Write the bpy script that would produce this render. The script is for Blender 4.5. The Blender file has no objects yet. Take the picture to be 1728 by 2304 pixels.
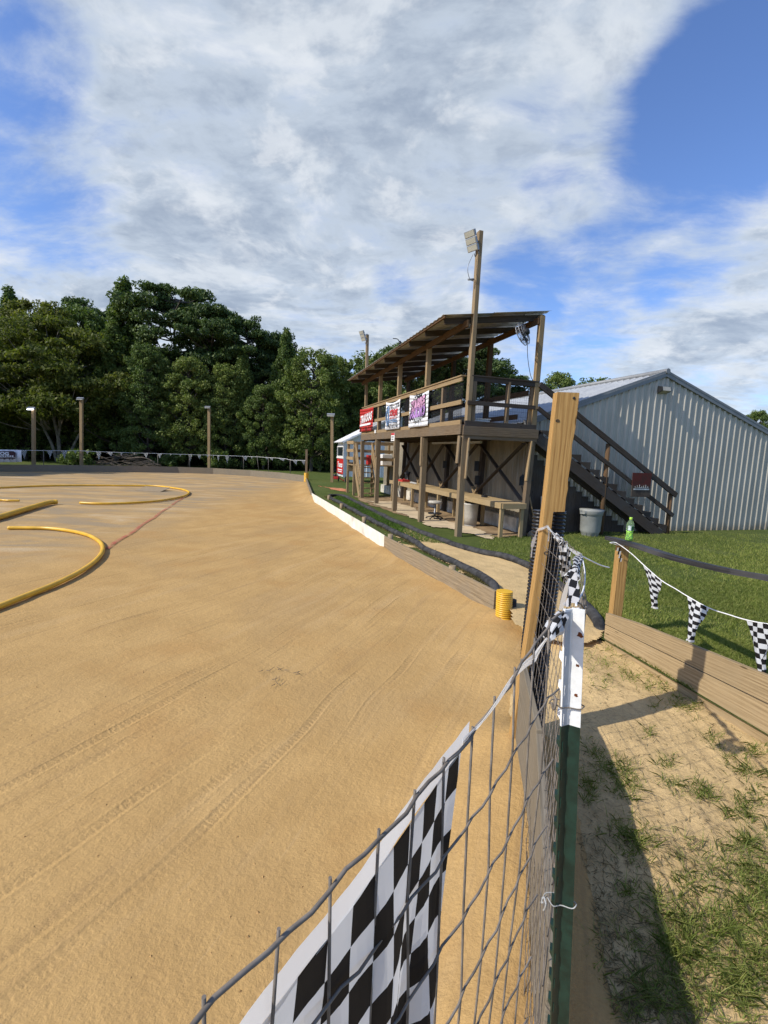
import bpy, bmesh, math, random
import numpy as np
from mathutils import Vector, Matrix
random.seed(7)
rng = np.random.default_rng(11)
SC = bpy.context.scene
COL = SC.collection
R = math.radians

# ------------------------------------------------------------------ camera
F_PX, PITCH, ROLL = 1080.0, 0.12086, 0.039783
CAM = Vector((0, 0, 2.0))
FW = Vector((0, math.cos(PITCH), -math.sin(PITCH)))
_dn = Vector((0, -math.sin(PITCH), -math.cos(PITCH)))
_c, _s = math.cos(ROLL), math.sin(ROLL)
RT = Vector((_c, 0, 0)) - _dn * _s
DN = Vector((_s, 0, 0)) + _dn * _c
cd = bpy.data.cameras.new('camera')
cd.sensor_fit = 'VERTICAL'
cd.sensor_height = 24.0
cd.lens = 24.0 * F_PX / 2304
cd.clip_start = 0.02
cd.clip_end = 4000
cam = bpy.data.objects.new('camera', cd)
m = Matrix((RT, -DN, -FW)).transposed().to_4x4()
m.translation = CAM
cam.matrix_world = m
COL.objects.link(cam)
SC.camera = cam


def ray(u, v):
    return FW + RT * ((u - 864) / F_PX) + DN * ((v - 1152) / F_PX)


def at(u, v, z):                     # survey: photo point -> point of the level z
    d = ray(u, v)
    return CAM + d * ((z - CAM.z) / d.z)


def atY(u, v, y):                    # survey: photo point -> point at the distance y
    d = ray(u, v)
    return CAM + d * (y / d.y)


# ------------------------------------------------------------------ sun, view
SUN_EL = R(40)
SHD = Vector((0.9135, 0.4067, 0)).normalized()        # where shadows point on the ground
sd = bpy.data.lights.new('sun', 'SUN')
sd.energy = 4.9
sd.angle = R(0.55)
sd.color = (1.0, 0.94, 0.84)
sun = bpy.data.objects.new('sun', sd)
tosun = Vector((-SHD.x * math.cos(SUN_EL), -SHD.y * math.cos(SUN_EL), math.sin(SUN_EL)))
sun.rotation_euler = tosun.to_track_quat('Z', 'Y').to_euler()
sun.location = (-30, -15, 40)
COL.objects.link(sun)
SC.view_settings.view_transform = 'Standard'
SC.view_settings.look = 'None'
SC.view_settings.exposure = 0.0
SC.view_settings.gamma = 1.0
SC.view_settings.use_curve_mapping = False


# ------------------------------------------------------------------ node helpers
class NT:
    def __init__(s, tree):
        s.t = tree
        tree.nodes.clear()

    def n(s, typ, **kw):
        nd = s.t.nodes.new(typ)
        ins = kw.pop('ins', {})
        for k, v in kw.items():
            setattr(nd, k, v)
        for k, v in ins.items():
            s.put(nd.inputs[k], v)
        return nd

    def put(s, sock, v):
        if isinstance(v, bpy.types.NodeSocket):
            s.t.links.new(v, sock)
        elif v is not None:
            sock.default_value = v

    def math(s, op, a, b=None, c=None, clamp=False):
        nd = s.t.nodes.new('ShaderNodeMath')
        nd.operation = op
        nd.use_clamp = clamp
        for i, v in enumerate((a, b, c)):
            if v is not None:
                s.put(nd.inputs[i], v)
        return nd.outputs[0]

    def mix(s, f, a, b, mode='MIX'):
        nd = s.t.nodes.new('ShaderNodeMix')
        nd.data_type = 'RGBA'
        nd.blend_type = mode
        nd.clamp_factor = True
        s.put(nd.inputs[0], f)
        for i, v in ((6, a), (7, b)):
            if isinstance(v, (tuple, list)) and len(v) == 3:
                v = (*v, 1)
            s.put(nd.inputs[i], v)
        return nd.outputs[2]

    def ramp(s, f, stops):
        nd = s.t.nodes.new('ShaderNodeValToRGB')
        s.put(nd.inputs[0], f)
        el = nd.color_ramp.elements
        while len(el) < len(stops):
            el.new(0.5)
        for e, (p, c) in zip(el, stops):
            e.position = p
            e.color = (*c, 1) if len(c) == 3 else c
        return nd.outputs[0]

    def rng(s, v, a, b, c=0.0, d=1.0, smooth=True):
        nd = s.t.nodes.new('ShaderNodeMapRange')
        nd.interpolation_type = 'SMOOTHSTEP' if smooth else 'LINEAR'
        s.put(nd.inputs[0], v)
        for i, x in enumerate((a, b, c, d)):
            nd.inputs[i + 1].default_value = x
        return nd.outputs[0]

    def noise(s, vec, scale, detail=4, rough=.55, dist=0.0, out=0):
        nd = s.t.nodes.new('ShaderNodeTexNoise')
        s.put(nd.inputs['Vector'], vec)
        nd.inputs['Scale'].default_value = scale
        nd.inputs['Detail'].default_value = detail
        nd.inputs['Roughness'].default_value = rough
        nd.inputs['Distortion'].default_value = dist
        return nd.outputs[out]

    def mapping(s, vec, scale=(1, 1, 1), rot=(0, 0, 0), loc=(0, 0, 0)):
        nd = s.t.nodes.new('ShaderNodeMapping')
        s.put(nd.inputs[0], vec)
        nd.inputs['Scale'].default_value = scale
        nd.inputs['Rotation'].default_value = rot
        nd.inputs['Location'].default_value = loc
        return nd.outputs[0]

    def bump(s, h, strength=.4, dist=.02):
        nd = s.t.nodes.new('ShaderNodeBump')
        s.put(nd.inputs['Height'], h)
        nd.inputs['Strength'].default_value = strength
        nd.inputs['Distance'].default_value = dist
        return nd.outputs[0]


def material(name, rough=.8, metal=0.0, spec=.3):
    mt = bpy.data.materials.new(name)
    mt.use_nodes = True
    k = NT(mt.node_tree)
    out = k.n('ShaderNodeOutputMaterial')
    b = k.n('ShaderNodeBsdfPrincipled', ins={'Roughness': rough, 'Metallic': metal, 'Specular IOR Level': spec})
    k.t.links.new(b.outputs[0], out.inputs[0])
    k.b, k.o = b, out
    return mt, k


def pos(k):                            # world position, so neighbouring parts do not share a pattern
    return k.n('ShaderNodeNewGeometry').outputs['Position']


def plain(name, col, rough=.6, metal=0.0, spec=.4, var=.25, scale=6.0, bump=0.0):
    mt, k = material(name, rough, metal, spec)
    p = pos(k)
    f = k.noise(p, scale, 5, .6)
    a = tuple(c * (1 - var) for c in col)
    b = tuple(min(1, c * (1 + var)) for c in col)
    k.put(k.b.inputs['Base Color'], k.mix(k.rng(f, .3, .7), a, b))
    if bump:
        k.put(k.b.inputs['Normal'], k.bump(k.noise(p, scale * 8, 4), bump, .01))
    return mt


def wood(name, dark, light, grain=22.0, rough=.85, weather=None, knots=True):
    mt, k = material(name, rough, 0, .2)
    uv = k.n('ShaderNodeUVMap').outputs[0]
    mp = k.mapping(uv, (.7, grain, 1))
    nlow = k.noise(k.mapping(uv, (.22, 2.6, 1)), 1.3, 3, .5)
    sep = k.n('ShaderNodeSeparateXYZ', ins={0: uv})
    rings = k.math('SINE', k.math('ADD', k.math('MULTIPLY', sep.outputs[1], grain * 9), k.math('MULTIPLY', nlow, 40)))
    rings = k.math('MULTIPLY_ADD', rings, .5, .5)
    fine = k.noise(mp, 5.0, 6, .65)
    g = k.math('ADD', k.math('MULTIPLY', rings, .16), k.math('MULTIPLY', fine, 1.0))
    col = k.mix(k.rng(g, .25, .95), light, dark)
    big = k.noise(pos(k), 1.7, 4, .6)
    if weather:
        col = k.mix(k.rng(big, .4, .7, 0, .75), col, weather)
    rid = k.n('ShaderNodeNewGeometry').outputs['Random Per Island']
    col = k.mix(1.0, col, k.ramp(rid, [(0, (.72, .72, .72)), (1, (1.12, 1.1, 1.06))]), 'MULTIPLY')
    if knots:
        v = k.n('ShaderNodeTexVoronoi', feature='F1')
        k.put(v.inputs['Vector'], k.mapping(uv, (1.6, 5.0, 1)))
        v.inputs['Scale'].default_value = 1.6
        col = k.mix(k.rng(v.outputs['Distance'], .05, .11, .8, 0), col, tuple(c * .3 for c in dark))
    k.put(k.b.inputs['Base Color'], col)
    k.put(k.b.inputs['Normal'], k.bump(g, .35, .004))
    return mt


# ------------------------------------------------------------------ mesh helpers
class MB:
    def __init__(s):
        s.v, s.f, s.uv, s.sm, s.st = [], [], [], [], []

    def face(s, pts, uvs=None, smooth=False):
        i = len(s.v)
        s.v += [tuple(p) for p in pts]
        s.f.append(tuple(range(i, i + len(pts))))
        s.uv += list(uvs) if uvs else [(0, 0)] * len(pts)
        s.sm.append(smooth)

    def beam(s, a, b, w, h, up=(0, 0, 1), ends=(0, 0)):
        """board from a to b; w across (sideways), h along up; centred"""
        s.st.append((len(s.v), len(s.f), len(s.uv)))
        a, b = Vector(a), Vector(b)
        d = (b - a)
        L = d.length
        d = d / L
        up = Vector(up)
        side = d.cross(up)
        if side.length < 1e-4:
            side = d.cross(Vector((0, 1, 0)))
        side.normalize()
        u2 = side.cross(d).normalized()
        a = a - d * ends[0]
        b = b + d * ends[1]
        L = (b - a).length
        sw, hh = side * (w / 2), u2 * (h / 2)
        A = [a - sw - hh, a + sw - hh, a + sw + hh, a - sw + hh]
        B = [p + d * L for p in A]
        ou, ov = random.random() * 40, random.random() * 40
        i = len(s.v)
        s.v += [tuple(p) for p in A + B]
        dims = [w, h, w, h]
        acc = 0
        for k in range(4):
            j = (k + 1) % 4
            s.f.append((i + k, i + j, i + 4 + j, i + 4 + k))
            s.uv += [(ou, ov + acc), (ou, ov + acc + dims[k]), (ou + L, ov + acc + dims[k]), (ou + L, ov + acc)]
            acc += dims[k]
            s.sm.append(False)
        s.f.append((i + 3, i + 2, i + 1, i))
        s.f.append((i + 4, i + 5, i + 6, i + 7))
        s.uv += [(ou, ov + h), (ou + .02, ov + h), (ou + .02, ov), (ou, ov)] * 2
        s.sm += [False, False]

    def box(s, c, size):
        c = Vector(c)
        s.beam(c - Vector((size[0] / 2, 0, 0)), c + Vector((size[0] / 2, 0, 0)), size[1], size[2])

    def tube(s, path, r, n=8, caps=True, smooth=True):
        s.st.append((len(s.v), len(s.f), len(s.uv)))
        P = [Vector(p) for p in path]
        rr = r if hasattr(r, '__len__') else [r] * len(P)
        i0 = len(s.v)
        prev = None
        acc = 0
        us = []
        for k, p in enumerate(P):
            t = (P[min(k + 1, len(P) - 1)] - P[max(k - 1, 0)])
            t = t.normalized() if t.length > 1e-9 else Vector((0, 0, 1))
            if prev is None:
                x = t.orthogonal().normalized()
            else:
                x = (prev - t * prev.dot(t))
                x = x.normalized() if x.length > 1e-6 else t.orthogonal().normalized()
            prev = x
            y = t.cross(x)
            if k:
                acc += (P[k] - P[k - 1]).length
            us.append(acc)
            for j in range(n):
                a = 2 * math.pi * j / n
                s.v.append(tuple(p + (x * math.cos(a) + y * math.sin(a)) * rr[k]))
        for k in range(len(P) - 1):
            for j in range(n):
                j2 = (j + 1) % n
                s.f.append((i0 + k * n + j, i0 + k * n + j2, i0 + (k + 1) * n + j2, i0 + (k + 1) * n + j))
                w = 2 * math.pi * rr[k] / n
                s.uv += [(us[k], j * w), (us[k], (j + 1) * w), (us[k + 1], (j + 1) * w), (us[k + 1], j * w)]
                s.sm.append(smooth)
        if caps:
            s.f.append(tuple(i0 + j for j in range(n))[::-1])
            s.f.append(tuple(i0 + (len(P) - 1) * n + j for j in range(n)))
            s.uv += [(0, 0)] * (2 * n)
            s.sm += [False, False]

    def lathe(s, base, prof, n=20, axis=None, smooth=True):
        """prof: list of (r, h)"""
        base = Vector(base)
        ax = Vector(axis or (0, 0, 1)).normalized()
        s.tube([base + ax * h for r, h in prof], [max(r, 1e-4) for r, h in prof], n, True, smooth)

    def split(s, name, mat, parent=None, **kw):
        """one object for every piece"""
        st = s.st + [(len(s.v), len(s.f), len(s.uv))]
        for (v0, f0, u0), (v1, f1, u1) in zip(st[:-1], st[1:]):
            m_ = MB()
            m_.v = s.v[v0:v1]
            m_.f = [tuple(i - v0 for i in f) for f in s.f[f0:f1]]
            m_.uv = s.uv[u0:u1]
            m_.sm = s.sm[f0:f1]
            m_.build(name, mat, parent, **kw)

    def build(s, name, mat, parent=None, smooth=None, bevel=0.0, solid=0.0, weld=False):
        me = bpy.data.meshes.new(name)
        off = parent.location if parent else Vector((0, 0, 0))
        off = Vector(off)
        g = parent
        if parent is not None and parent.parent is not None:
            off = off + parent.parent.location
        me.from_pydata([tuple(Vector(p) - off) for p in s.v], [], s.f)
        uvl = me.uv_layers.new(name='UVMap')
        uvl.data.foreach_set('uv', np.array(s.uv, dtype=np.float32).ravel())
        me.polygons.foreach_set('use_smooth', np.array(s.sm, dtype=bool) if smooth is None else np.full(len(s.f), smooth))
        me.materials.append(mat)
        me.update()
        if weld:
            bm = bmesh.new()
            bm.from_mesh(me)
            bmesh.ops.remove_doubles(bm, verts=bm.verts, dist=1e-5)
            bm.to_mesh(me)
            bm.free()
        o = bpy.data.objects.new(name, me)
        COL.objects.link(o)
        if parent is not None:
            o.parent = parent
        if bevel:
            bv = o.modifiers.new('bevel', 'BEVEL')
            bv.width = bevel
            bv.segments = 2
            bv.limit_method = 'ANGLE'
        if solid:
            so = o.modifiers.new('solid', 'SOLIDIFY')
            so.thickness = solid
            so.offset = 0
        return o


def tag(o, label=None, cat=None, group=None, kind=None):
    if label:
        o['label'] = label
    if cat:
        o['category'] = cat
    if group:
        o['group'] = group
    if kind:
        o['kind'] = kind
    return o


def thing(name, label, cat, loc=(0, 0, 0), group=None):
    o = bpy.data.objects.new(name, None)
    o.empty_display_size = .1
    o.location = Vector(loc)
    COL.objects.link(o)
    return tag(o, label, cat, group)


def numpy_mesh(name, verts, nper, mat, uv=None, parent=None):
    """verts: (N*nper,3) separate n-gons"""
    verts = np.asarray(verts, dtype=np.float32).reshape(-1, 3)
    n = len(verts) // nper
    me = bpy.data.meshes.new(name)
    me.vertices.add(len(verts))
    me.vertices.foreach_set('co', verts.ravel())
    me.loops.add(len(verts))
    me.loops.foreach_set('vertex_index', np.arange(len(verts), dtype=np.int32))
    me.polygons.add(n)
    me.polygons.foreach_set('loop_start', np.arange(0, len(verts), nper, dtype=np.int32))
    me.materials.append(mat)
    me.update(calc_edges=True)
    me.validate()
    o = bpy.data.objects.new(name, me)
    COL.objects.link(o)
    if parent:
        o.parent = parent
    return o


def text_part(name, body, size, mtx, mat, parent, shear=0.0, ext=.001, sx=1.0, bold=0.0, align='CENTER'):
    """lettering as mesh; mtx maps text plane (x right, y up) into world"""
    cu = bpy.data.curves.new(name, 'FONT')
    cu.body = body
    cu.size = size
    cu.align_x = align
    cu.align_y = 'CENTER'
    cu.shear = shear
    cu.extrude = ext
    cu.offset = bold
    cu.resolution_u = 3
    tmp = bpy.data.objects.new('tmp', cu)
    COL.objects.link(tmp)
    bpy.context.view_layer.update()
    me = bpy.data.meshes.new_from_object(tmp.evaluated_get(bpy.context.evaluated_depsgraph_get()))
    bpy.data.objects.remove(tmp)
    off = Vector(parent.location)
    if parent.parent is not None:
        off = off + parent.parent.location
    me.transform(Matrix.Translation(-off) @ mtx @ Matrix.Diagonal((sx, 1, 1, 1)))
    me.materials.clear()
    me.materials.append(mat)
    o = bpy.data.objects.new(name, me)
    COL.objects.link(o)
    o.parent = parent
    return o


def frame(o, x, y):
    """matrix with origin o, x and y axes of a flat thing"""
    x = Vector(x).normalized()
    z = x.cross(Vector(y)).normalized()
    y = z.cross(x)
    mt = Matrix((x, y, z)).transposed().to_4x4()
    mt.translation = Vector(o)
    return mt


def smooth_path(pts, n=8):
    """Catmull-Rom through the points"""
    P = [Vector(p) for p in pts]
    out = []
    for i in range(len(P) - 1):
        p0, p1, p2, p3 = P[max(i - 1, 0)], P[i], P[i + 1], P[min(i + 2, len(P) - 1)]
        for k in range(n):
            t = k / n
            out.append(.5 * ((2 * p1) + (p2 - p0) * t + (2 * p0 - 5 * p1 + 4 * p2 - p3) * t * t + (3 * p1 - p0 - 3 * p2 + p3) * t ** 3))
    out.append(P[-1])
    return out


# smooth random field for vertex heights
_gx = rng.random((64, 64, 2))


def vnoise(x, y, ch=0):
    x = np.asarray(x, float)
    y = np.asarray(y, float)
    xi = np.floor(x).astype(int)
    yi = np.floor(y).astype(int)
    fx = x - xi
    fy = y - yi
    fx = fx * fx * (3 - 2 * fx)
    fy = fy * fy * (3 - 2 * fy)
    g = _gx[..., ch]
    a = g[xi % 64, yi % 64]
    b = g[(xi + 1) % 64, yi % 64]
    c = g[xi % 64, (yi + 1) % 64]
    d = g[(xi + 1) % 64, (yi + 1) % 64]
    return (a * (1 - fx) + b * fx) * (1 - fy) + (c * (1 - fx) + d * fx) * fy


def fbm(x, y, oct=4, ch=0):
    r, a, s = 0, .5, 1
    for i in range(oct):
        r = r + a * vnoise(x * s + 17 * i, y * s - 9 * i, ch)
        a *= .5
        s *= 2.03
    return r


# ------------------------------------------------------------------ world: sky with cloud
W = bpy.data.worlds.new('World')
SC.world = W
W.use_nodes = True
k = NT(W.node_tree)
wout = k.n('ShaderNodeOutputWorld')
bg = k.n('ShaderNodeBackground')
k.t.links.new(bg.outputs[0], wout.inputs[0])
sky = k.n('ShaderNodeTexSky', sky_type='NISHITA', sun_disc=False)
sky.sun_elevation = SUN_EL
sky.sun_rotation = math.atan2(tosun.x, tosun.y)
sky.air_density = 1.0
sky.dust_density = .6
sky.ozone_density = 2.0
gen = k.n('ShaderNodeTexCoord').outputs['Generated']
sp = k.n('ShaderNodeSeparateXYZ', ins={0: gen})
den = k.math('ADD', k.math('MAXIMUM', sp.outputs[2], 0.0), .22)
pv = k.n('ShaderNodeCombineXYZ', ins={0: k.math('DIVIDE', sp.outputs[0], den), 1: k.math('DIVIDE', sp.outputs[1], den)}).outputs[0]
wv = k.n('ShaderNodeVectorMath', operation='ADD', ins={0: pv})
wn = k.n('ShaderNodeTexNoise', ins={'Vector': pv, 'Scale': 1.3, 'Detail': 3})
wsc = k.n('ShaderNodeVectorMath', operation='SCALE', ins={0: wn.outputs['Color'], 'Scale': .35})
k.t.links.new(wsc.outputs[0], wv.inputs[1])
pv2 = wv.outputs[0]
cover = None
for (u, v, sg, wt) in [(330, 180, 17, .75), (720, 360, 21, .95), (1050, 130, 20, .9), (1330, 80, 13, .65), (480, 560, 14, .95), (860, 560, 9, .45),
                       (1430, 480, 8, 1.05), (1690, 540, 7, .85), (1640, 750, 10, .9), (1480, 790, 6, .5), (205, 662, 3.5, 1.0), (60, 590, 9, .85), (1220, 440, 9, .7), (620, 640, 12, .72), (960, 560, 9, .62), (1150, 800, 7, .5), (240, 330, 12, .8),
                       (20, 250, 5, .2), (150, 40, 8, .4), (700, 700, 8, .45), (1100, 780, 5, .3), (1000, 480, 7, .4),
                       (30, 430, 5, -.5), (60, 130, 3, -.45), (1600, 300, 5, -.65), (1170, 650, 3.2, -.55), (1700, 150, 5, -.6), (1370, 640, 4, -.5), (880, 640, 1.6, -.3), (1530, 640, 2.5, -.35), (1480, 270, 3, -.3)]:
    d = ray(u, v).normalized()
    dt = k.n('ShaderNodeVectorMath', operation='DOT_PRODUCT', ins={0: gen, 1: tuple(d)}).outputs['Value']
    b = k.rng(dt, math.cos(R(sg * 1.9)), 1.0, 0.0, wt)
    cover = b if cover is None else (k.math('SMOOTH_MAX', cover, b, .25) if wt > 0 else k.math('ADD', cover, b))
pv3 = k.mapping(pv2, (.75, 1.3, 1), (0, 0, R(28)))
n1 = k.noise(pv3, 2.3, 10, .62)
n2 = k.noise(pv3, 6.5, 8, .6)
dens = k.math('ADD', cover, k.math('MULTIPLY', k.math('SUBTRACT', n1, .5), 2.1))
dens = k.math('ADD', dens, k.math('MULTIPLY', k.math('SUBTRACT', n2, .5), .9))
alpha = k.rng(dens, .10, 1.0)
thick = k.rng(dens, .72, 1.35)
n3 = k.noise(k.mapping(pv2, (1, 1, 1), (0, 0, 0), (3, 7, 1)), 3.3, 6, .6)
ccol = k.mix(k.math('MULTIPLY', thick, .8), (.64, .72, .81), (.31, .38, .49))
ccol = k.mix(k.rng(n3, .47, .62, 0, .85), ccol, (.78, .83, .88))
n4 = k.noise(k.mapping(pv2, (1, 1, 1), (0, 0, 0), (1, 4, 2)), 7.5, 5, .6)
ccol = k.mix(k.rng(n4, .52, .70, 0, .55), ccol, (.90, .93, .96))
ccol = k.mix(k.rng(n4, .48, .3, 0, .3), ccol, (.23, .30, .42))
blue = k.mix(1.0, sky.outputs[0], (.128, .150, .200), 'MULTIPLY')
skyc = k.mix(k.math('MULTIPLY', alpha, .93), blue, ccol)
k.put(bg.inputs[0], skyc)
bg.inputs[1].default_value = 1.0

# ------------------------------------------------------------------ materials
M_wgrey = wood('weathered_wood', (.075, .052, .032), (.28, .20, .122), 20, .9, (.18, .145, .105))
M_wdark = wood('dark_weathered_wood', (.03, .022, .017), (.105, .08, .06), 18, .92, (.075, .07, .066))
M_wbrown = wood('brown_framing_wood', (.05, .028, .014), (.17, .10, .05), 18, .88, (.11, .07, .038))
M_wtan = wood('tan_treated_wood', (.18, .115, .055), (.44, .315, .17), 20, .85, (.33, .245, .14))
M_wpost = wood('sunworn_post_wood', (.13, .09, .05), (.36, .265, .155), 20, .88, (.25, .195, .125))
M_wright = wood('honey_treated_board', (.20, .135, .065), (.48, .355, .20), 18, .88, (.36, .27, .155))
M_wbench = wood('pale_bench_pine', (.24, .16, .075), (.52, .385, .20), 22, .8, (.40, .30, .17))
M_wpine = wood('yellow_pine', (.27, .14, .04), (.56, .35, .13), 24, .75)
M_wplank = wood('worn_plank_wood', (.17, .12, .065), (.43, .33, .205), 18, .9, (.27, .22, .155))
M_wgreyplank = wood('grey_plank_wood', (.12, .1, .07), (.3, .26, .2), 20, .92, (.24, .2, .14), False)
M_black_plank = wood('blackened_plank', (.012, .012, .014), (.055, .055, .06), 26, .55, (.1, .1, .105), False)
M_pipe_y = plain('yellow_plastic', (.72, .41, .03), .38, 0, .5, .12, 3)
M_pipe_k = plain('black_corrugated_plastic', (.012, .012, .014), .4, 0, .5, .3, 9)
M_pipe_s = plain('dusty_black_sleeve', (.045, .044, .043), .8, 0, .2, .5, 9, .4)
M_white = plain('white_paint', (.74, .73, .69), .55, 0, .4, .06, 8)
M_wire = plain('galvanised_wire', (.17, .145, .118), .6, .0, .2, .35, 30)
M_cord = plain('white_cord', (.75, .75, .74), .6, 0, .3, .1, 20)
M_red = plain('red_plastic', (.42, .03, .025), .5, 0, .4, .2, 9)
M_black = plain('black_parts', (.015, .015, .016), .5, 0, .4, .3, 9)
M_grey = plain('grey_metal', (.3, .31, .32), .45, .4, .5, .15, 6)
M_bin = plain('grey_bin_plastic', (.25, .255, .235), .6, 0, .4, .12, 5)
M_block = plain('concrete_block', (.52, .48, .40), .95, 0, .1, .25, 4, .3)
M_pad = plain('sandy_concrete', (.52, .41, .26), .95, 0, .1, .16, 3, .3)
M_stone = plain('stone', (.2, .17, .13), .9, 0, .1, .4, 9, .5)
M_cream = plain('cream_vinyl', (.42, .39, .33), .55, 0, .3, .12, 6)
M_bark = plain('bark', (.10, .085, .068), .95, 0, .1, .4, 3, .5)
M_stick = plain('dead_branch', (.12, .10, .08), .95, 0, .1, .3, 5)
M_lamp = plain('lamp_glass', (.42, .41, .34), .35, 0, .5, .08, 6)
M_trim = plain('grey_metal_trim', (.2, .205, .205), .5, .05, .4, .1, 3)


def galvanised(name, c1, c2, rough=.42, metal=.45):
    mt, k = material(name, rough, metal, .5)
    p = pos(k)
    f = k.noise(k.mapping(p, (1, 1, .35)), 2.2, 5, .6)
    st = k.noise(k.mapping(p, (9, 9, .5)), 1.0, 3, .5)
    col = k.mix(k.rng(f, .3, .7), c1, c2)
    col = k.mix(k.rng(st, .5, .75, 0, .35), col, tuple(c * .55 for c in c1))
    zz_ = k.math('ADD', k.n('ShaderNodeSeparateXYZ', ins={0: p}).outputs[2], k.math('MULTIPLY', k.noise(p, 3.0, 5, .6), -.5))
    col = k.mix(k.rng(zz_, .22, -.05, 0, .7), col, (.23, .17, .10))
    k.put(k.b.inputs['Base Color'], col)
    return mt


M_gable = galvanised('galvanised_wall_panel', (.385, .352, .285), (.46, .422, .35), .38, .08)
M_roofm = galvanised('galvanised_roof_panel', (.40, .41, .41), (.48, .49, .48), .5, .15)
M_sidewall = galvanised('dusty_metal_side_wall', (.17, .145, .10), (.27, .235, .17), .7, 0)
M_tin = galvanised('old_tin_roof', (.36, .36, .33), (.46, .45, .42), .5, .4)
M_shedwall = galvanised('pale_blue_siding', (.70, .71, .68), (.80, .80, .76), .6, 0)


def whiteboard_mat():
    mt, k = material('worn_white_board', .6, 0, .3)
    p = pos(k)
    a = k.noise(p, 2.4, 6, .65)
    b = k.noise(k.mapping(p, (1, 1, 1), (0, 0, 0), (5, 2, 0)), 1.1, 4, .6)
    col = k.mix(k.rng(a, .3, .62), (.78, .75, .67), (.68, .63, .53))
    col = k.mix(k.rng(b, .58, .7, 0, .6), col, (.38, .35, .28))
    k.put(k.b.inputs['Base Color'], col)
    return mt


M_wboard = whiteboard_mat()


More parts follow.
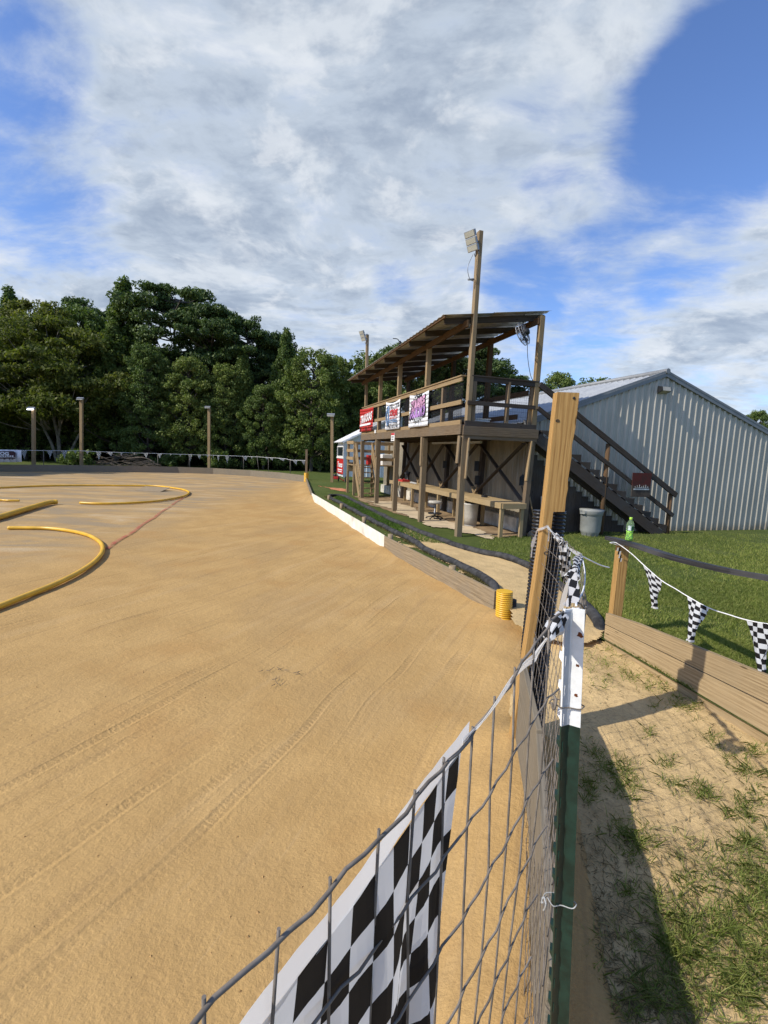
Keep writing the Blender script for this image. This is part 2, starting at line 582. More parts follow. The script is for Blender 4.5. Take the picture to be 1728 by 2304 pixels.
def dirt_mat():
    mt, k = material('raked_tan_dirt', .97, 0, .08)
    p = pos(k)
    wrp = k.n('ShaderNodeVectorMath', operation='SCALE', ins={0: k.noise(p, .25, 2, .5, 0, 1), 'Scale': .8})
    pw = k.n('ShaderNodeVectorMath', operation='ADD', ins={0: p, 1: wrp.outputs[0]}).outputs[0]
    rot = k.mapping(pw, (1, 1, 1), (0, 0, R(-66)))
    streak = k.noise(k.mapping(rot, (.16, 2.0, 1)), 1.6, 7, .62, .3)
    fine_streak = k.noise(k.mapping(rot, (.45, 15, 1)), 1.4, 5, .65, .3)
    big = k.noise(p, .33, 5, .55, .8)
    med = k.noise(p, 1.6, 5, .6, .5)
    grit = k.noise(p, 60, 5, .7)
    grit2 = k.noise(p, 17, 5, .65)
    crumbs = k.noise(p, 38, 3, .6)
    col = k.mix(k.rng(med, .3, .7), (.53, .338, .132), (.445, .279, .106))
    col = k.mix(k.rng(big, .48, .68, 0, .6), col, (.385, .255, .115))
    col = k.mix(k.rng(streak, .52, .72, 0, .4), col, (.56, .38, .18))
    col = k.mix(k.rng(streak, .42, .3, 0, .4), col, (.36, .232, .105))
    col = k.mix(k.rng(fine_streak, .52, .70, 0, .45), col, (.33, .21, .095))
    col = k.mix(k.rng(fine_streak, .4, .28, 0, .3), col, (.57, .395, .2))
    # reddish loose earth along the boards
    red = k.noise(p, .8, 4, .6)
    col = k.mix(k.rng(red, .5, .7, 0, .55), col, (.46, .262, .092))
    # greyer and paler patches over the infield
    sx = k.n('ShaderNodeSeparateXYZ', ins={0: p})
    infield = k.math('MULTIPLY', k.rng(sx.outputs[0], -4.6, -7.2), k.rng(sx.outputs[1], 5.5, 8.5))
    grey = k.noise(k.mapping(p, (.5, 1.3, 1)), .75, 5, .6, .6)
    col = k.mix(k.math('MULTIPLY', infield, k.rng(grey, .42, .62, .1, .85)), col, (.30, .245, .165))
    col = k.mix(k.math('MULTIPLY', infield, k.rng(grey, .5, .3, 0, .7)), col, (.55, .44, .29))
    col = k.mix(k.rng(crumbs, .66, .72, 0, .45), col, (.27, .17, .075))
    col = k.mix(k.rng(grit, .2, .8), k.mix(.4, col, (.29, .185, .085)), col)
    k.put(k.b.inputs['Base Color'], col)
    base_col = col
    h = k.math('ADD', k.math('MULTIPLY', grit2, 1.0), k.math('MULTIPLY', grit, .5))
    h = k.math('ADD', h, k.math('MULTIPLY', k.math('MULTIPLY', fine_streak, k.rng(k.noise(p, .5, 3, .5), .35, .65, .15, 1)), .7))
    h = k.math('ADD', h, k.math('MULTIPLY', med, .5))
    # single tyre marks running along the track
    sr = k.n('ShaderNodeSeparateXYZ', ins={0: rot})
    vv_ = k.n('ShaderNodeTexVoronoi', voronoi_dimensions='1D', feature='F1')
    k.put(vv_.inputs['W'], k.math('ADD', sr.outputs[1], k.math('MULTIPLY', k.noise(k.mapping(rot, (.12, .25, 1)), 1.0, 2, .5), .6)))
    vv_.inputs['Scale'].default_value = 3.6
    keep = k.rng(k.noise(k.mapping(rot, (.5, 3.4, 1), (0, 0, 0), (4, 9, 0)), 1.0, 4, .6), .50, .68)
    band = k.math('MULTIPLY', k.rng(vv_.outputs['Distance'], .15, .09), keep)
    lug = k.math('MULTIPLY_ADD', k.math('SINE', k.math('ADD', k.math('MULTIPLY', sr.outputs[0], 150), k.math('MULTIPLY', grit2, 16))), .5, .5)
    h = k.math('SUBTRACT', h, k.math('MULTIPLY', band, k.math('MULTIPLY_ADD', lug, .36, .22)))
    rim = k.math('MULTIPLY', k.math('MULTIPLY', k.rng(vv_.outputs['Distance'], .13, .17), k.rng(vv_.outputs['Distance'], .24, .18)), keep)
    h = k.math('ADD', h, k.math('MULTIPLY', rim, .24))
    k.put(k.b.inputs['Base Color'], k.mix(k.math('MULTIPLY', band, .16), base_col, (.30, .19, .085)))
    # patches of clawed tyre marks
    patch = k.rng(k.noise(k.mapping(rot, (.35, 1.2, 1)), 1.0, 3, .5, .5), .47, .6)
    tread = k.noise(k.mapping(rot, (24, 15, 1)), 1.0, 3, .6, 1.0)
    h = k.math('ADD', h, k.math('MULTIPLY', k.math('MULTIPLY', patch, tread), .55))
    k.put(k.b.inputs['Normal'], k.bump(h, .5, .024))
    return mt


M_dirt = dirt_mat()


def sand_mat():
    mt, k = material('pale_sand', .97, 0, .08)
    p = pos(k)
    med = k.noise(p, 2.6, 6, .62, .3)
    grit = k.noise(p, 55, 5, .7)
    lump = k.noise(p, 12, 5, .65)
    leaf = k.noise(k.mapping(p, (1, 1, 1), (0, 0, .6)), 30, 4, .7, 1.2)
    big = k.noise(p, .9, 3, .6)
    col = k.mix(k.rng(med, .32, .68), (.66, .47, .225), (.52, .37, .175))
    sx = k.n('ShaderNodeSeparateXYZ', ins={0: p})
    thatch = k.math('MULTIPLY', k.rng(big, .42, .58), k.rng(sx.outputs[1], 2.6, 1.2, .25, 1))
    col = k.mix(k.math('MULTIPLY', thatch, k.rng(leaf, .42, .6)), col, (.15, .10, .06))
    col = k.mix(k.rng(leaf, .64, .71, 0, .6), col, (.2, .14, .075))
    col = k.mix(k.rng(grit, .25, .75), k.mix(.35, col, (.3, .22, .12)), col)
    k.put(k.b.inputs['Base Color'], col)
    h = k.math('ADD', k.math('MULTIPLY', lump, .8), k.math('MULTIPLY', grit, .35))
    k.put(k.b.inputs['Normal'], k.bump(h, .7, .03))
    return mt


M_sand = sand_mat()


def lawn_mat():
    mt, k = material('mown_lawn', .95, 0, .1)
    p = pos(k)
    big = k.noise(p, .22, 5, .6, .5)
    med = k.noise(p, 2.2, 5, .65)
    fine = k.noise(p, 45, 5, .7)
    col = k.mix(k.rng(med, .3, .7), (.092, .122, .028), (.13, .155, .040))
    col = k.mix(k.rng(big, .5, .72, 0, .55), col, (.2, .2, .07))
    col = k.mix(k.rng(fine, .3, .75), k.mix(.5, col, (.02, .04, .008)), col)
    bare = k.noise(p, .7, 5, .62, .4)
    col = k.mix(k.rng(bare, .66, .76, 0, .6), col, (.3, .22, .12))
    k.put(k.b.inputs['Base Color'], col)
    k.put(k.b.inputs['Normal'], k.bump(k.math('ADD', fine, k.math('MULTIPLY', med, .6)), .8, .04))
    return mt


M_lawn = lawn_mat()


def leaf_mat(name, a, b, c, trans=.25, rough=.6):
    mt, k = material(name, rough, 0, .25)
    g = k.n('ShaderNodeNewGeometry')
    ob = k.n('ShaderNodeObjectInfo')
    col = k.ramp(g.outputs['Random Per Island'], [(0, a), (.55, b), (1, c)])
    clump = k.noise(g.outputs['Position'], .55, 3, .6)
    col = k.mix(1.0, col, k.ramp(clump, [(.3, (.72, .76, .7)), (.7, (1.25, 1.2, 1.1))]), 'MULTIPLY')
    col = k.mix(1.0, col, k.ramp(ob.outputs['Random'], [(0, (.78, .84, .8)), (1, (1.22, 1.12, 1.0))]), 'MULTIPLY')
    k.put(k.b.inputs['Base Color'], col)
    tr = k.n('ShaderNodeBsdfTranslucent', ins={0: k.mix(1.0, col, (1.1, 1.25, .6), 'MULTIPLY')})
    mx = k.n('ShaderNodeMixShader', ins={0: trans, 1: k.b.outputs[0], 2: tr.outputs[0]})
    k.t.links.new(mx.outputs[0], k.o.inputs[0])
    return mt


M_leaf_broad = leaf_mat('broadleaf_leaves', (0.0715, 0.1105, 0.0286), (0.13, 0.182, 0.0468), (0.2145, 0.26, 0.0845))
M_leaf_pine = leaf_mat('pine_needles', (0.0351, 0.0675, 0.0243), (0.0675, 0.1121, 0.0351), (0.1215, 0.1688, 0.0567), .2)
M_leaf_olive = leaf_mat('olive_leaves', (0.0743, 0.0945, 0.0189), (0.135, 0.1553, 0.0297), (0.2228, 0.2228, 0.0567), .38)
M_leaf_dark = leaf_mat('undergrowth_shade_leaves', (0.0126, 0.028, 0.007), (0.0252, 0.0476, 0.0126), (0.0476, 0.0756, 0.021), .1)  # leaf colour darkened to imitate the deep shade under the crowns
M_grass = leaf_mat('grass_blades', (.15, .20, .045), (.22, .27, .07), (.35, .35, .14), .4)
M_drygrass = leaf_mat('dry_grass_bits', (.16, .11, .05), (.24, .18, .09), (.36, .3, .17), .1)
M_turf = leaf_mat('lush_turf_blades', (.05, .11, .018), (.08, .15, .026), (.13, .21, .045), .3)


def checker_mat(name, nx, ny, white=(.74, .74, .73), black=(.016, .015, .015)):
    mt, k = material(name, .65, 0, .25)
    uv = k.n('ShaderNodeUVMap').outputs[0]
    ck = k.n('ShaderNodeTexChecker', ins={'Vector': k.mapping(uv, (nx, ny, 1), (0, 0, 0), (.001, .001, .5)), 'Scale': 1.0})
    col = k.mix(ck.outputs['Fac'], white, black)
    k.put(k.b.inputs['Base Color'], col)
    w = k.n('ShaderNodeTexVoronoi', ins={'Vector': uv, 'Scale': 3.0})
    tr = k.n('ShaderNodeBsdfTranslucent', ins={0: col})
    mx = k.n('ShaderNodeMixShader', ins={0: .4, 1: k.b.outputs[0], 2: tr.outputs[0]})
    k.t.links.new(mx.outputs[0], k.o.inputs[0])
    return mt


M_chk = checker_mat('checkered_cloth', 1, 1)
M_cloth, k = material('white_cloth', .7, 0, .2)
k.put(k.b.inputs['Base Color'], (.78, .78, .77, 1))
tr = k.n('ShaderNodeBsdfTranslucent', ins={0: (.88, .88, .87, 1)})
mx = k.n('ShaderNodeMixShader', ins={0: .68, 1: k.b.outputs[0], 2: tr.outputs[0]})
k.t.links.new(mx.outputs[0], k.o.inputs[0])


def rust_post_mat():
    mt, k = material('white_post_paint_with_rust', .5, 0, .4)
    p = pos(k)
    a = k.noise(p, 60, 5, .65)
    b = k.noise(k.mapping(p, (60, 60, 14)), 1.0, 4, .6)
    col = k.mix(k.rng(a, .3, .7), (.8, .8, .78), (.7, .7, .67))
    col = k.mix(k.rng(b, .66, .74, 0, .8), col, (.3, .12, .045))
    k.put(k.b.inputs['Base Color'], col)
    return mt


M_post_w = rust_post_mat()
M_post_g = plain('green_post_paint', (.007, .028, .020), .42, 0, .5, .35, 40)
M_rust = plain('rust', (.16, .05, .018), .9, 0, .1, .4, 90)
M_postgrey = plain('flange_shade_grey', (.42, .45, .48), .5, 0, .4, .08, 30)  # grey copy of the white post paint, shade put into the colour


def banner_mat(name, fn):
    mt, k = material(name, .55, 0, .3)
    uv = k.n('ShaderNodeUVMap').outputs[0]
    k.put(k.b.inputs['Base Color'], fn(k, uv, pos(k)))
    return mt


M_ban_red = banner_mat('red_vinyl', lambda k, uv, p: k.mix(
    k.math('MULTIPLY', k.rng(k.n('ShaderNodeSeparateXYZ', ins={0: uv}).outputs[1], .3, .12), k.rng(k.noise(p, 5, 4, .6), .35, .6)),
    k.mix(k.rng(k.noise(p, 3, 4), .3, .7), (.50, .025, .018), (.40, .016, .014)), (.06, .006, .006)))
M_ban_white = banner_mat('white_vinyl', lambda k, uv, p: k.mix(k.rng(k.noise(p, 4, 4), .35, .7), (.78, .78, .78), (.68, .69, .71)))
M_ink_black = plain('black_ink', (.018, .018, .022), .5)
M_ink_blue = plain('blue_grey_ink', (.12, .2, .33), .5)
M_ink_red = plain('red_ink', (.45, .045, .05), .5)
M_ink_purple = plain('lilac_ink', (.36, .20, .45), .5, 0, .3, .35, 6)
M_ink_pink = plain('pink_ink', (.52, .28, .42), .5, 0, .3, .3, 6)
M_ink_white = plain('white_ink', (.78, .78, .78), .5, 0, .3, .03)
M_ink_dark = plain('dark_maroon_ink', (.05, .015, .02), .5)
M_inkgrey = plain('grey_ink', (.4, .42, .42), .6, 0, .3, .3, 8)


def rusty_sheet():
    mt, k = material('rusty_red_sheet', .75, .1, .2)
    uv = k.n('ShaderNodeUVMap').outputs[0]
    y = k.n('ShaderNodeSeparateXYZ', ins={0: uv}).outputs[1]
    p = pos(k)
    nz = k.noise(p, 6, 6, .65)
    col = k.mix(k.rng(nz, .35, .65), (.115, .024, .019), (.075, .03, .022))
    lo = k.rng(k.math('ADD', y, k.math('MULTIPLY', nz, .3)), .72, .5)
    col = k.mix(lo, col, k.mix(k.rng(nz, .4, .6), (.10, .075, .055), (.06, .045, .035)))
    k.put(k.b.inputs['Base Color'], col)
    return mt


M_rsheet = rusty_sheet()


def netting():
    mt, k = material('black_shade_netting', .8, 0, .1)
    k.put(k.b.inputs['Base Color'], (.02, .02, .022, 1))
    tr = k.n('ShaderNodeBsdfTransparent')
    mx = k.n('ShaderNodeMixShader', ins={0: .42, 1: tr.outputs[0], 2: k.b.outputs[0]})
    k.t.links.new(mx.outputs[0], k.o.inputs[0])
    return mt


M_net = netting()


def glassy(name, col, rough=.1, ior=1.45):
    mt, k = material(name, rough, 0, .5)
    k.put(k.b.inputs['Base Color'], (*col, 1))
    k.b.inputs['Transmission Weight'].default_value = .92
    k.b.inputs['IOR'].default_value = ior
    return mt


M_bottle = glassy('green_bottle_plastic', (.72, .96, .76), .08, 1.12)
M_liquid = plain('lime_drink', (.45, .70, .03), .3, 0, .5, .1, 9)
M_cap = plain('lime_cap', (.36, .6, .06), .4)
M_glass = plain('dark_window_glass', (.02, .025, .03), .1, 0, .6)
M_emit, _k = material('lit_lamp', .4)
_k.b.inputs['Emission Color'].default_value = (.95, .97, 1, 1)
_k.b.inputs['Emission Strength'].default_value = 4.0

# ------------------------------------------------------------------ the ground
RB_A, RB_B = Vector((2.30, 4.74, 0)), Vector((2.66, 3.12, 0))        # right retaining boards
RB_D = (RB_B - RB_A).normalized()
RB_E = RB_A + RB_D * 5.2
FEN_T = Vector((.345, .80, 0))                                       # steel post
FEN_W = Vector((.965, 3.02, 0))                                      # wooden post
FEN_DIR = Vector((.6254, .7803, 0))
FEN_N0 = FEN_T - FEN_DIR * 1.9
PL_NEAR = Vector((1.463, 5.95, 0))
PL_MID = Vector((.041, 9.76, 0))
PL_FAR = Vector((-2.89, 19.05, 0))
PL_END = Vector((-4.86, 29.6, 0))
far_px = [(685, 1085), (630, 1077.5), (563, 1071.5), (480, 1066.5), (400, 1064), (300, 1062.5), (200, 1061.5), (100, 1061), (0, 1061.5), (-120, 1064)]
far_pts = [at(u, v, 0) for u, v in far_px]
far_pts += [Vector((-31, 22, 0)), Vector((-36, 10, 0)), Vector((-37, -6, 0)), Vector((-30, -16, 0)), Vector((-14, -18, 0))]
hole = [Vector((3.3, -1.2, 0)), RB_E, RB_B, RB_A, Vector((1.9, 5.4, 0)), PL_NEAR, PL_MID, PL_FAR, PL_END] + far_pts + [Vector((-4, -6, 0))]


def lawn_sheet():
    bm = bmesh.new()
    Z = .2
    outer = [bm.verts.new((x, y, Z)) for x, y in ((-900, -500), (900, -500), (900, 1500), (-900, 1500))]
    inner = [bm.verts.new((p.x, p.y, Z)) for p in hole]
    ed = [bm.edges.new((outer[i], outer[(i + 1) % 4])) for i in range(4)]
    ed += [bm.edges.new((inner[i], inner[(i + 1) % len(inner)])) for i in range(len(inner))]
    bmesh.ops.triangle_fill(bm, use_beauty=True, use_dissolve=False, edges=ed)
    bm.normal_update()
    for f in bm.faces:
        if f.normal.z < 0:
            f.normal_flip()
    me = bpy.data.meshes.new('lawn')
    bm.to_mesh(me)
    me.materials.append(M_lawn)
    o = bpy.data.objects.new('lawn', me)
    COL.objects.link(o)
    return tag(o, kind='structure')


lawn_sheet()


def grid_mesh(name, X, Y, Z, mat, keep=None):
    """X, Y, Z 2-D arrays"""
    nr, nc = X.shape
    me = bpy.data.meshes.new(name)
    v = np.stack([X, Y, Z], -1).reshape(-1, 3)
    idx = np.arange(nr * nc).reshape(nr, nc)
    q = np.stack([idx[:-1, :-1], idx[:-1, 1:], idx[1:, 1:], idx[1:, :-1]], -1).reshape(-1, 4)
    if keep is not None:
        kk = keep
        q = q[(kk[:-1, :-1] & kk[:-1, 1:] & kk[1:, 1:] & kk[1:, :-1]).ravel()]
    me.from_pydata(v.tolist(), [], q.tolist())
    me.polygons.foreach_set('use_smooth', np.ones(len(me.polygons), bool))
    me.materials.append(mat)
    me.update()
    o = bpy.data.objects.new(name, me)
    COL.objects.link(o)
    return o


def seg_dist(X, Y, a, b):
    ax, ay, bx, by = a.x, a.y, b.x, b.y
    dx, dy = bx - ax, by - ay
    t = np.clip(((X - ax) * dx + (Y - ay) * dy) / (dx * dx + dy * dy), 0, 1)
    return np.hypot(X - ax - t * dx, Y - ay - t * dy), t


xs = np.concatenate([np.arange(-45, -7, 1.0), np.arange(-7, -2, .16), np.arange(-2, 2.6, .055)])
ys = np.concatenate([np.arange(-20, .2, .8), np.arange(.2, 12, .075), np.arange(12, 22, .2), np.arange(22, 44, 1.0)])
GX, GY = np.meshgrid(xs, ys)
GZ = (fbm(GX * .7, GY * .7, 3) - .45) * .03 + (fbm(GX * 5, GY * 5, 3, 1) - .45) * .014
for a, b, hgt in ((PL_NEAR, PL_MID, .05), (PL_MID, PL_FAR, .075), (PL_FAR, PL_END, .2)):
    d, t = seg_dist(GX, GY, a, b)
    GZ = GZ + hgt * np.exp(-(d / (.34 + .2 * vnoise(GX * 1.3, GY * 1.3))) ** 2) * (.35 + 1.0 * fbm(GX * 1.7, GY * 1.7, 3, 1)) * np.where(d < 3, 1, 0)
d, t = seg_dist(GX, GY, Vector((1.2, 4.4, 0)), Vector((1.5, 5.7, 0)))
GZ = GZ + .07 * np.exp(-(d / .4) ** 2) * (.4 + vnoise(GX * 3, GY * 3))
for a, b in ((Vector((.45, 1.1, 0)), Vector((.93, 3.0, 0))), (FEN_N0, Vector((.45, 1.1, 0)))):
    d, t = seg_dist(GX, GY, a, b)
    GZ = np.maximum(GZ, .17 * np.exp(-(d / .42) ** 2) * (.8 + .35 * vnoise(GX * 2, GY * 2)) + GZ * .6)
tag(grid_mesh('dirt_track', GX, GY, GZ, M_dirt), kind='structure')

# sand path between the wire fence and the retaining boards
ly = [-2.4, .25, .8, 2.2, 3.2, 4.4, 5.2, 5.95, 6.3]
lx = [-2.2, -.10, .345, .74, 1.0, 1.20, 1.40, 1.463, 1.34]
ry = [-2.4, 1.0, 3.12, 4.74, 5.4, 5.95, 6.3]
rx = [3.9, 3.13, 2.66, 2.30, 1.93, 1.55, 1.40]
yy = np.concatenate([np.arange(-2.4, .9, .12), np.arange(.9, 5.96, .035)])
ee = np.linspace(0, 1, 90)
EE, SY = np.meshgrid(ee, yy)
LX = np.interp(SY, ly, lx) - .02
RX = np.interp(SY, ry, rx) + .03
SX = LX + (RX - LX) * EE
base = np.interp(SY, [0, 3.0, 4.6, 5.6], [.07, .10, .16, .205])
lip = np.interp(SY, [3.3, 3.9], [0, 1])
rampw = np.clip((SX - LX) / .75, 0, 1)
SZ = base * (1 - lip) + base * lip * rampw ** 1.3 + (fbm(SX * 2.2, SY * 2.2, 4) - .45) * .05 + (fbm(SX * 9, SY * 9, 3, 1) - .45) * .03
SZ = SZ - .10 * (1 - np.clip((SX - LX) / .05, 0, 1)) * lip
tag(grid_mesh('sand_path', SX, SY, SZ, M_sand), kind='structure')


def sand_h(x, y):
    return float(np.interp(y, [0, 3.0, 4.6, 5.6], [.07, .10, .16, .205]))


# sandy strip between the two black pipes, and worn earth beside the stand
def patch(name, pts, z, mat, amp=.02, wobble=.6):
    P = [Vector(p) for p in pts]
    x0, x1 = min(p.x for p in P) - .2, max(p.x for p in P) + .2
    y0, y1 = min(p.y for p in P) - .2, max(p.y for p in P) + .2
    nx, ny = int((x1 - x0) / .032) + 2, int((y1 - y0) / .032) + 2
    X, Y = np.meshgrid(np.linspace(x0, x1, nx), np.linspace(y0, y1, ny))
    wob = (fbm(X * 2.5, Y * 2.5, 6) - .47) * wobble
    wob2 = (fbm(X * 2.5 + 31, Y * 2.5, 6, 1) - .47) * wobble
    inside = np.zeros(X.shape, bool)
    xx, yw = X + wob, Y + wob2
    for i in range(len(P)):
        a, b = P[i], P[(i + 1) % len(P)]
        c = ((a.y > yw) != (b.y > yw)) & (xx < (b.x - a.x) * (yw - a.y) / ((b.y - a.y) or 1e-9) + a.x)
        inside ^= c
    Z = z + fbm(X * 6, Y * 6, 3) * amp
    return tag(grid_mesh(name, X, Y, Z, mat, inside), kind='structure')


ZP = .2
patch('sand_strip', [at(u, v, ZP) for u, v in ((1352, 1418), (1312, 1362), (1262, 1320), (1200, 1279), (1140, 1256), (1080, 1243), (1020, 1226), (960, 1204), (915, 1186),
                                                (905, 1204), (931, 1220), (960, 1238), (1018, 1265), (1072, 1291), (1104, 1312), (1122, 1332), (1150, 1400), (1250, 1450), (1330, 1455))], .207, M_sand, .02, .22)
_pn = Vector((PL_MID - PL_NEAR).normalized())
_pn = Vector((_pn.y, -_pn.x, 0))
patch('sand_strip', [PL_NEAR.lerp(PL_MID, f) + _pn * .30 for f in (.08, .3, .5, .7, .9)] + [PL_MID.lerp(PL_FAR, .2) + _pn * .32] + [at(u, v, ZP) for u, v in ((870, 1200), (960, 1243), (1085, 1305))], .207, M_sand)

# ------------------------------------------------------------------ drivers' stand (s along, w across, z up)
OX = Vector((1.656, 10.76, 0))
DS = Vector((-.29936, .95414, 0))
DW = Vector((.95414, .29936, 0))


def L(s, w, z):
    return OX + DS * s + DW * w + Vector((0, 0, z))


def lnew():
    return MB()


GZ0 = .2
# --- metal building
bld = thing('metal_building', 'grey ribbed metal building with a shallow gable roof behind the raised stand', 'building', L(.4, 6, GZ0))
RIDGE_W, RIDGE_Z, EAVE_R, EAVE_L, EAVE_Z = 5.93, 4.33, 10.33, 1.95, 2.87
LEN = 11.6
S0 = .4


def roofz(w):
    if w < RIDGE_W:
        return EAVE_Z + (RIDGE_Z - EAVE_Z) * (w - EAVE_L) / (RIDGE_W - EAVE_L)
    return EAVE_Z + (RIDGE_Z - EAVE_Z) * (EAVE_R - w) / (EAVE_R - RIDGE_W)


def ribbed_wall(axis_pts, zt, zb, out, pitch, depth, name, mat, parent, mid=True, topw=.018, base=.088):
    """axis_pts(t)->point at z 0, t from 0..T ; out = outward vector"""
    T = axis_pts[0]
    fn = axis_pts[1]
    t = 0.0
    prof = []
    while t < T:
        prof += [(t, 0)]
        c = t + pitch / 2
        prof += [(c - base / 2, 0), (c - topw / 2, depth), (c + topw / 2, depth), (c + base / 2, 0)]
        if mid:
            q = t + pitch
            prof += [(q - .014, 0), (q - .007, depth * .16), (q + .007, depth * .16), (q + .014, 0)]
        t += pitch
    prof = sorted(set(p for p in prof if p[0] <= T), key=lambda p: p[0])
    prof.append((T, 0))
    mb = MB()
    for (t0, d0), (t1, d1) in zip(prof[:-1], prof[1:]):
        if t1 - t0 < 1e-5:
            continue
        a, b = fn(t0) + out * d0, fn(t1) + out * d1
        mb.face([a + Vector((0, 0, zb)), b + Vector((0, 0, zb)), b + Vector((0, 0, zt(t1))), a + Vector((0, 0, zt(t0)))])
    return mb.build(name, mat, parent)


def gzt(t):
    return roofz(EAVE_L + t)


# split at the ridge so the top edge keeps its corner
ribbed_wall((RIDGE_W - EAVE_L, lambda t: L(S0, EAVE_L + t, 0)), lambda t: roofz(EAVE_L + t), .12, -DS, .2135, .038, 'gable_wall', M_gable, bld)
ribbed_wall((EAVE_R - RIDGE_W, lambda t: L(S0, RIDGE_W + t, 0)), lambda t: roofz(RIDGE_W + t), .12, -DS, .2135, .038, 'gable_wall', M_gable, bld)
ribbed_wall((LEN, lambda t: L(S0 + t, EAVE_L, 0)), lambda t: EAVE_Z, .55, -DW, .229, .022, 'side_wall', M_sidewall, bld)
ribbed_wall((LEN, lambda t: L(S0 + t, EAVE_R, 0)), lambda t: EAVE_Z, .12, DW, .229, .022, 'side_wall', M_gable, bld)
ribbed_wall((EAVE_R - EAVE_L, lambda t: L(S0 + LEN, EAVE_L + t, 0)), lambda t: roofz(EAVE_L + t), .12, DS, .3, .022, 'gable_wall', M_gable, bld)
mb = MB()
for i in range(29):
    s0 = S0 + .02 + i * .4
    mb.beam(L(s0, EAVE_L - .05, .375), L(s0 + .392, EAVE_L - .05, .375), .16, .36)
mb.build('block_footing', M_block, bld, bevel=.006)


def roof_panel(side, name):
    mb = MB()
    w0, w1 = (EAVE_L - .14, RIDGE_W) if side < 0 else (EAVE_R + .14, RIDGE_W)
    sl = (RIDGE_Z - EAVE_Z) / (RIDGE_W - EAVE_L if side < 0 else EAVE_R - RIDGE_W)
    zz0, zz1 = EAVE_Z - .14 * sl + .05, RIDGE_Z + .05
    prof = []
    t = -.08
    while t < LEN + .06:
        prof += [(t, 0), (t + .085, 0), (t + .105, .022), (t + .125, .022), (t + .145, 0)]
        t += .229
    for (t0, d0), (t1, d1) in zip(prof[:-1], prof[1:]):
        mb.face([L(S0 + t0, w0, zz0 + d0), L(S0 + t1, w0, zz0 + d1), L(S0 + t1, w1, zz1 + d1), L(S0 + t0, w1, zz1 + d0)])
    return mb.build(name, M_roofm, bld)


roof_panel(-1, 'roof')
roof_panel(1, 'roof')
mb = MB()
up = Vector((0, 0, 1))
mb.beam(L(S0 - .035, EAVE_L - .14, roofz(EAVE_L) - .02), L(S0 - .035, RIDGE_W, RIDGE_Z + .03), .07, .15)
mb.beam(L(S0 - .035, EAVE_R + .14, roofz(EAVE_R) - .02), L(S0 - .035, RIDGE_W, RIDGE_Z + .03), .072, .15)
mb.split('rake_trim', M_trim, bld)
mb = MB()
mb.tube([L(S0 - .10, RIDGE_W, RIDGE_Z + .085), L(S0 + LEN, RIDGE_W, RIDGE_Z + .085)], .07, 8)
mb.build('ridge_cap', M_trim, bld)
mb = MB()
mb.beam(L(S0 - .012, EAVE_R + .02, .12), L(S0 - .012, EAVE_R + .02, EAVE_Z - .03), .05, .05, DS)
mb.build('corner_trim', M_gable, bld)
wl = thing('wall_light', 'small grey wall light below the gable peak of the metal building', 'wall light', L(S0 - .03, 5.85, 3.92))
mb = MB()
o = L(S0, 5.85, 3.92)
hs = [(-.02, .10, .02), (-.17, .07, .02), (-.19, -.03, .02), (-.03, -.09, .02)]
for sgn in (-1, 1):
    pts = [L(S0 + a, 5.85 + sgn * .15, 3.93 + b) for a, b, c in hs]
    mb.face(pts if sgn > 0 else pts[::-1])
for i in (0, 1, 3):
    j = (i + 1) % 4
    mb.face([L(S0 + hs[i][0], 5.70, 3.93 + hs[i][1]), L(S0 + hs[j][0], 5.70, 3.93 + hs[j][1]), L(S0 + hs[j][0], 6.0, 3.93 + hs[j][1]), L(S0 + hs[i][0], 6.0, 3.93 + hs[i][1])])
mb.build('housing', M_black, wl)
mb = MB()
mb.face([L(S0 - .193, 5.72, 3.90), L(S0 - .193, 5.98, 3.90), L(S0 - .035, 5.98, 3.842), L(S0 - .035, 5.72, 3.842)][::-1])
mb.face([L(S0 - .172, 5.72, 4.0), L(S0 - .194, 5.72, 3.90), L(S0 - .194, 5.98, 3.90), L(S0 - .172, 5.98, 4.0)])
mb.build('lens', M_cream, wl)

# --- the stand itself
st = thing('viewing_stand', 'two storey weathered timber stand with a tin roof beside the track', 'stand', L(4.4, .9, GZ0))
PS = [0.0, 2.26, 4.55, 6.6, 8.72]
DECK = 2.70
for i, s in enumerate(PS):
    mb = MB()
    if i in (0, 4):
        mb.beam(L(s, .05, .05), L(s, .05 if i == 0 else .0, 2.46), .13, .13, DW)
        mb.beam(L(s - .005, .11, 2.44), L(s, .145 if i == 0 else .05, 6.74 if i == 0 else 6.5), .095, .13, DS)
        if i == 0:
            mb.beam(L(s - .075, .10, 1.52), L(s - .075, .13, 2.42), .11, .035, DW)
            mb.beam(L(s + .0, -.085, 1.85), L(s + .0, -.06, 2.46), .035, .11, DS)
    else:
        mb.beam(L(s, .03, .05), L(s, .03, 2.46), .13, .14, DW)
    mb.build('front_post', M_wpost, st, bevel=.006)
    mb = MB()
    mb.beam(L(s, 1.72, .05), L(s, 1.80, 2.46 if i == 0 else 2.46), .13, .12, DW)
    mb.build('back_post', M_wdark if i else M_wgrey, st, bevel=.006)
    mb = MB()
    if i == 0:
        mb.beam(L(s, 1.79, 2.46), L(s, 1.81, 5.22), .11, .12, DW)
        mb.beam(L(s - .03, 1.70, 1.5), L(s - .06, 1.74, 2.42), .09, .04, DW)
    else:
        mb.beam(L(s, 1.79, 2.46), L(s, 1.81, 5.2), .12, .12, DW)
    mb.build('roof_post', M_wbrown if i else M_wtan, st, bevel=.005)
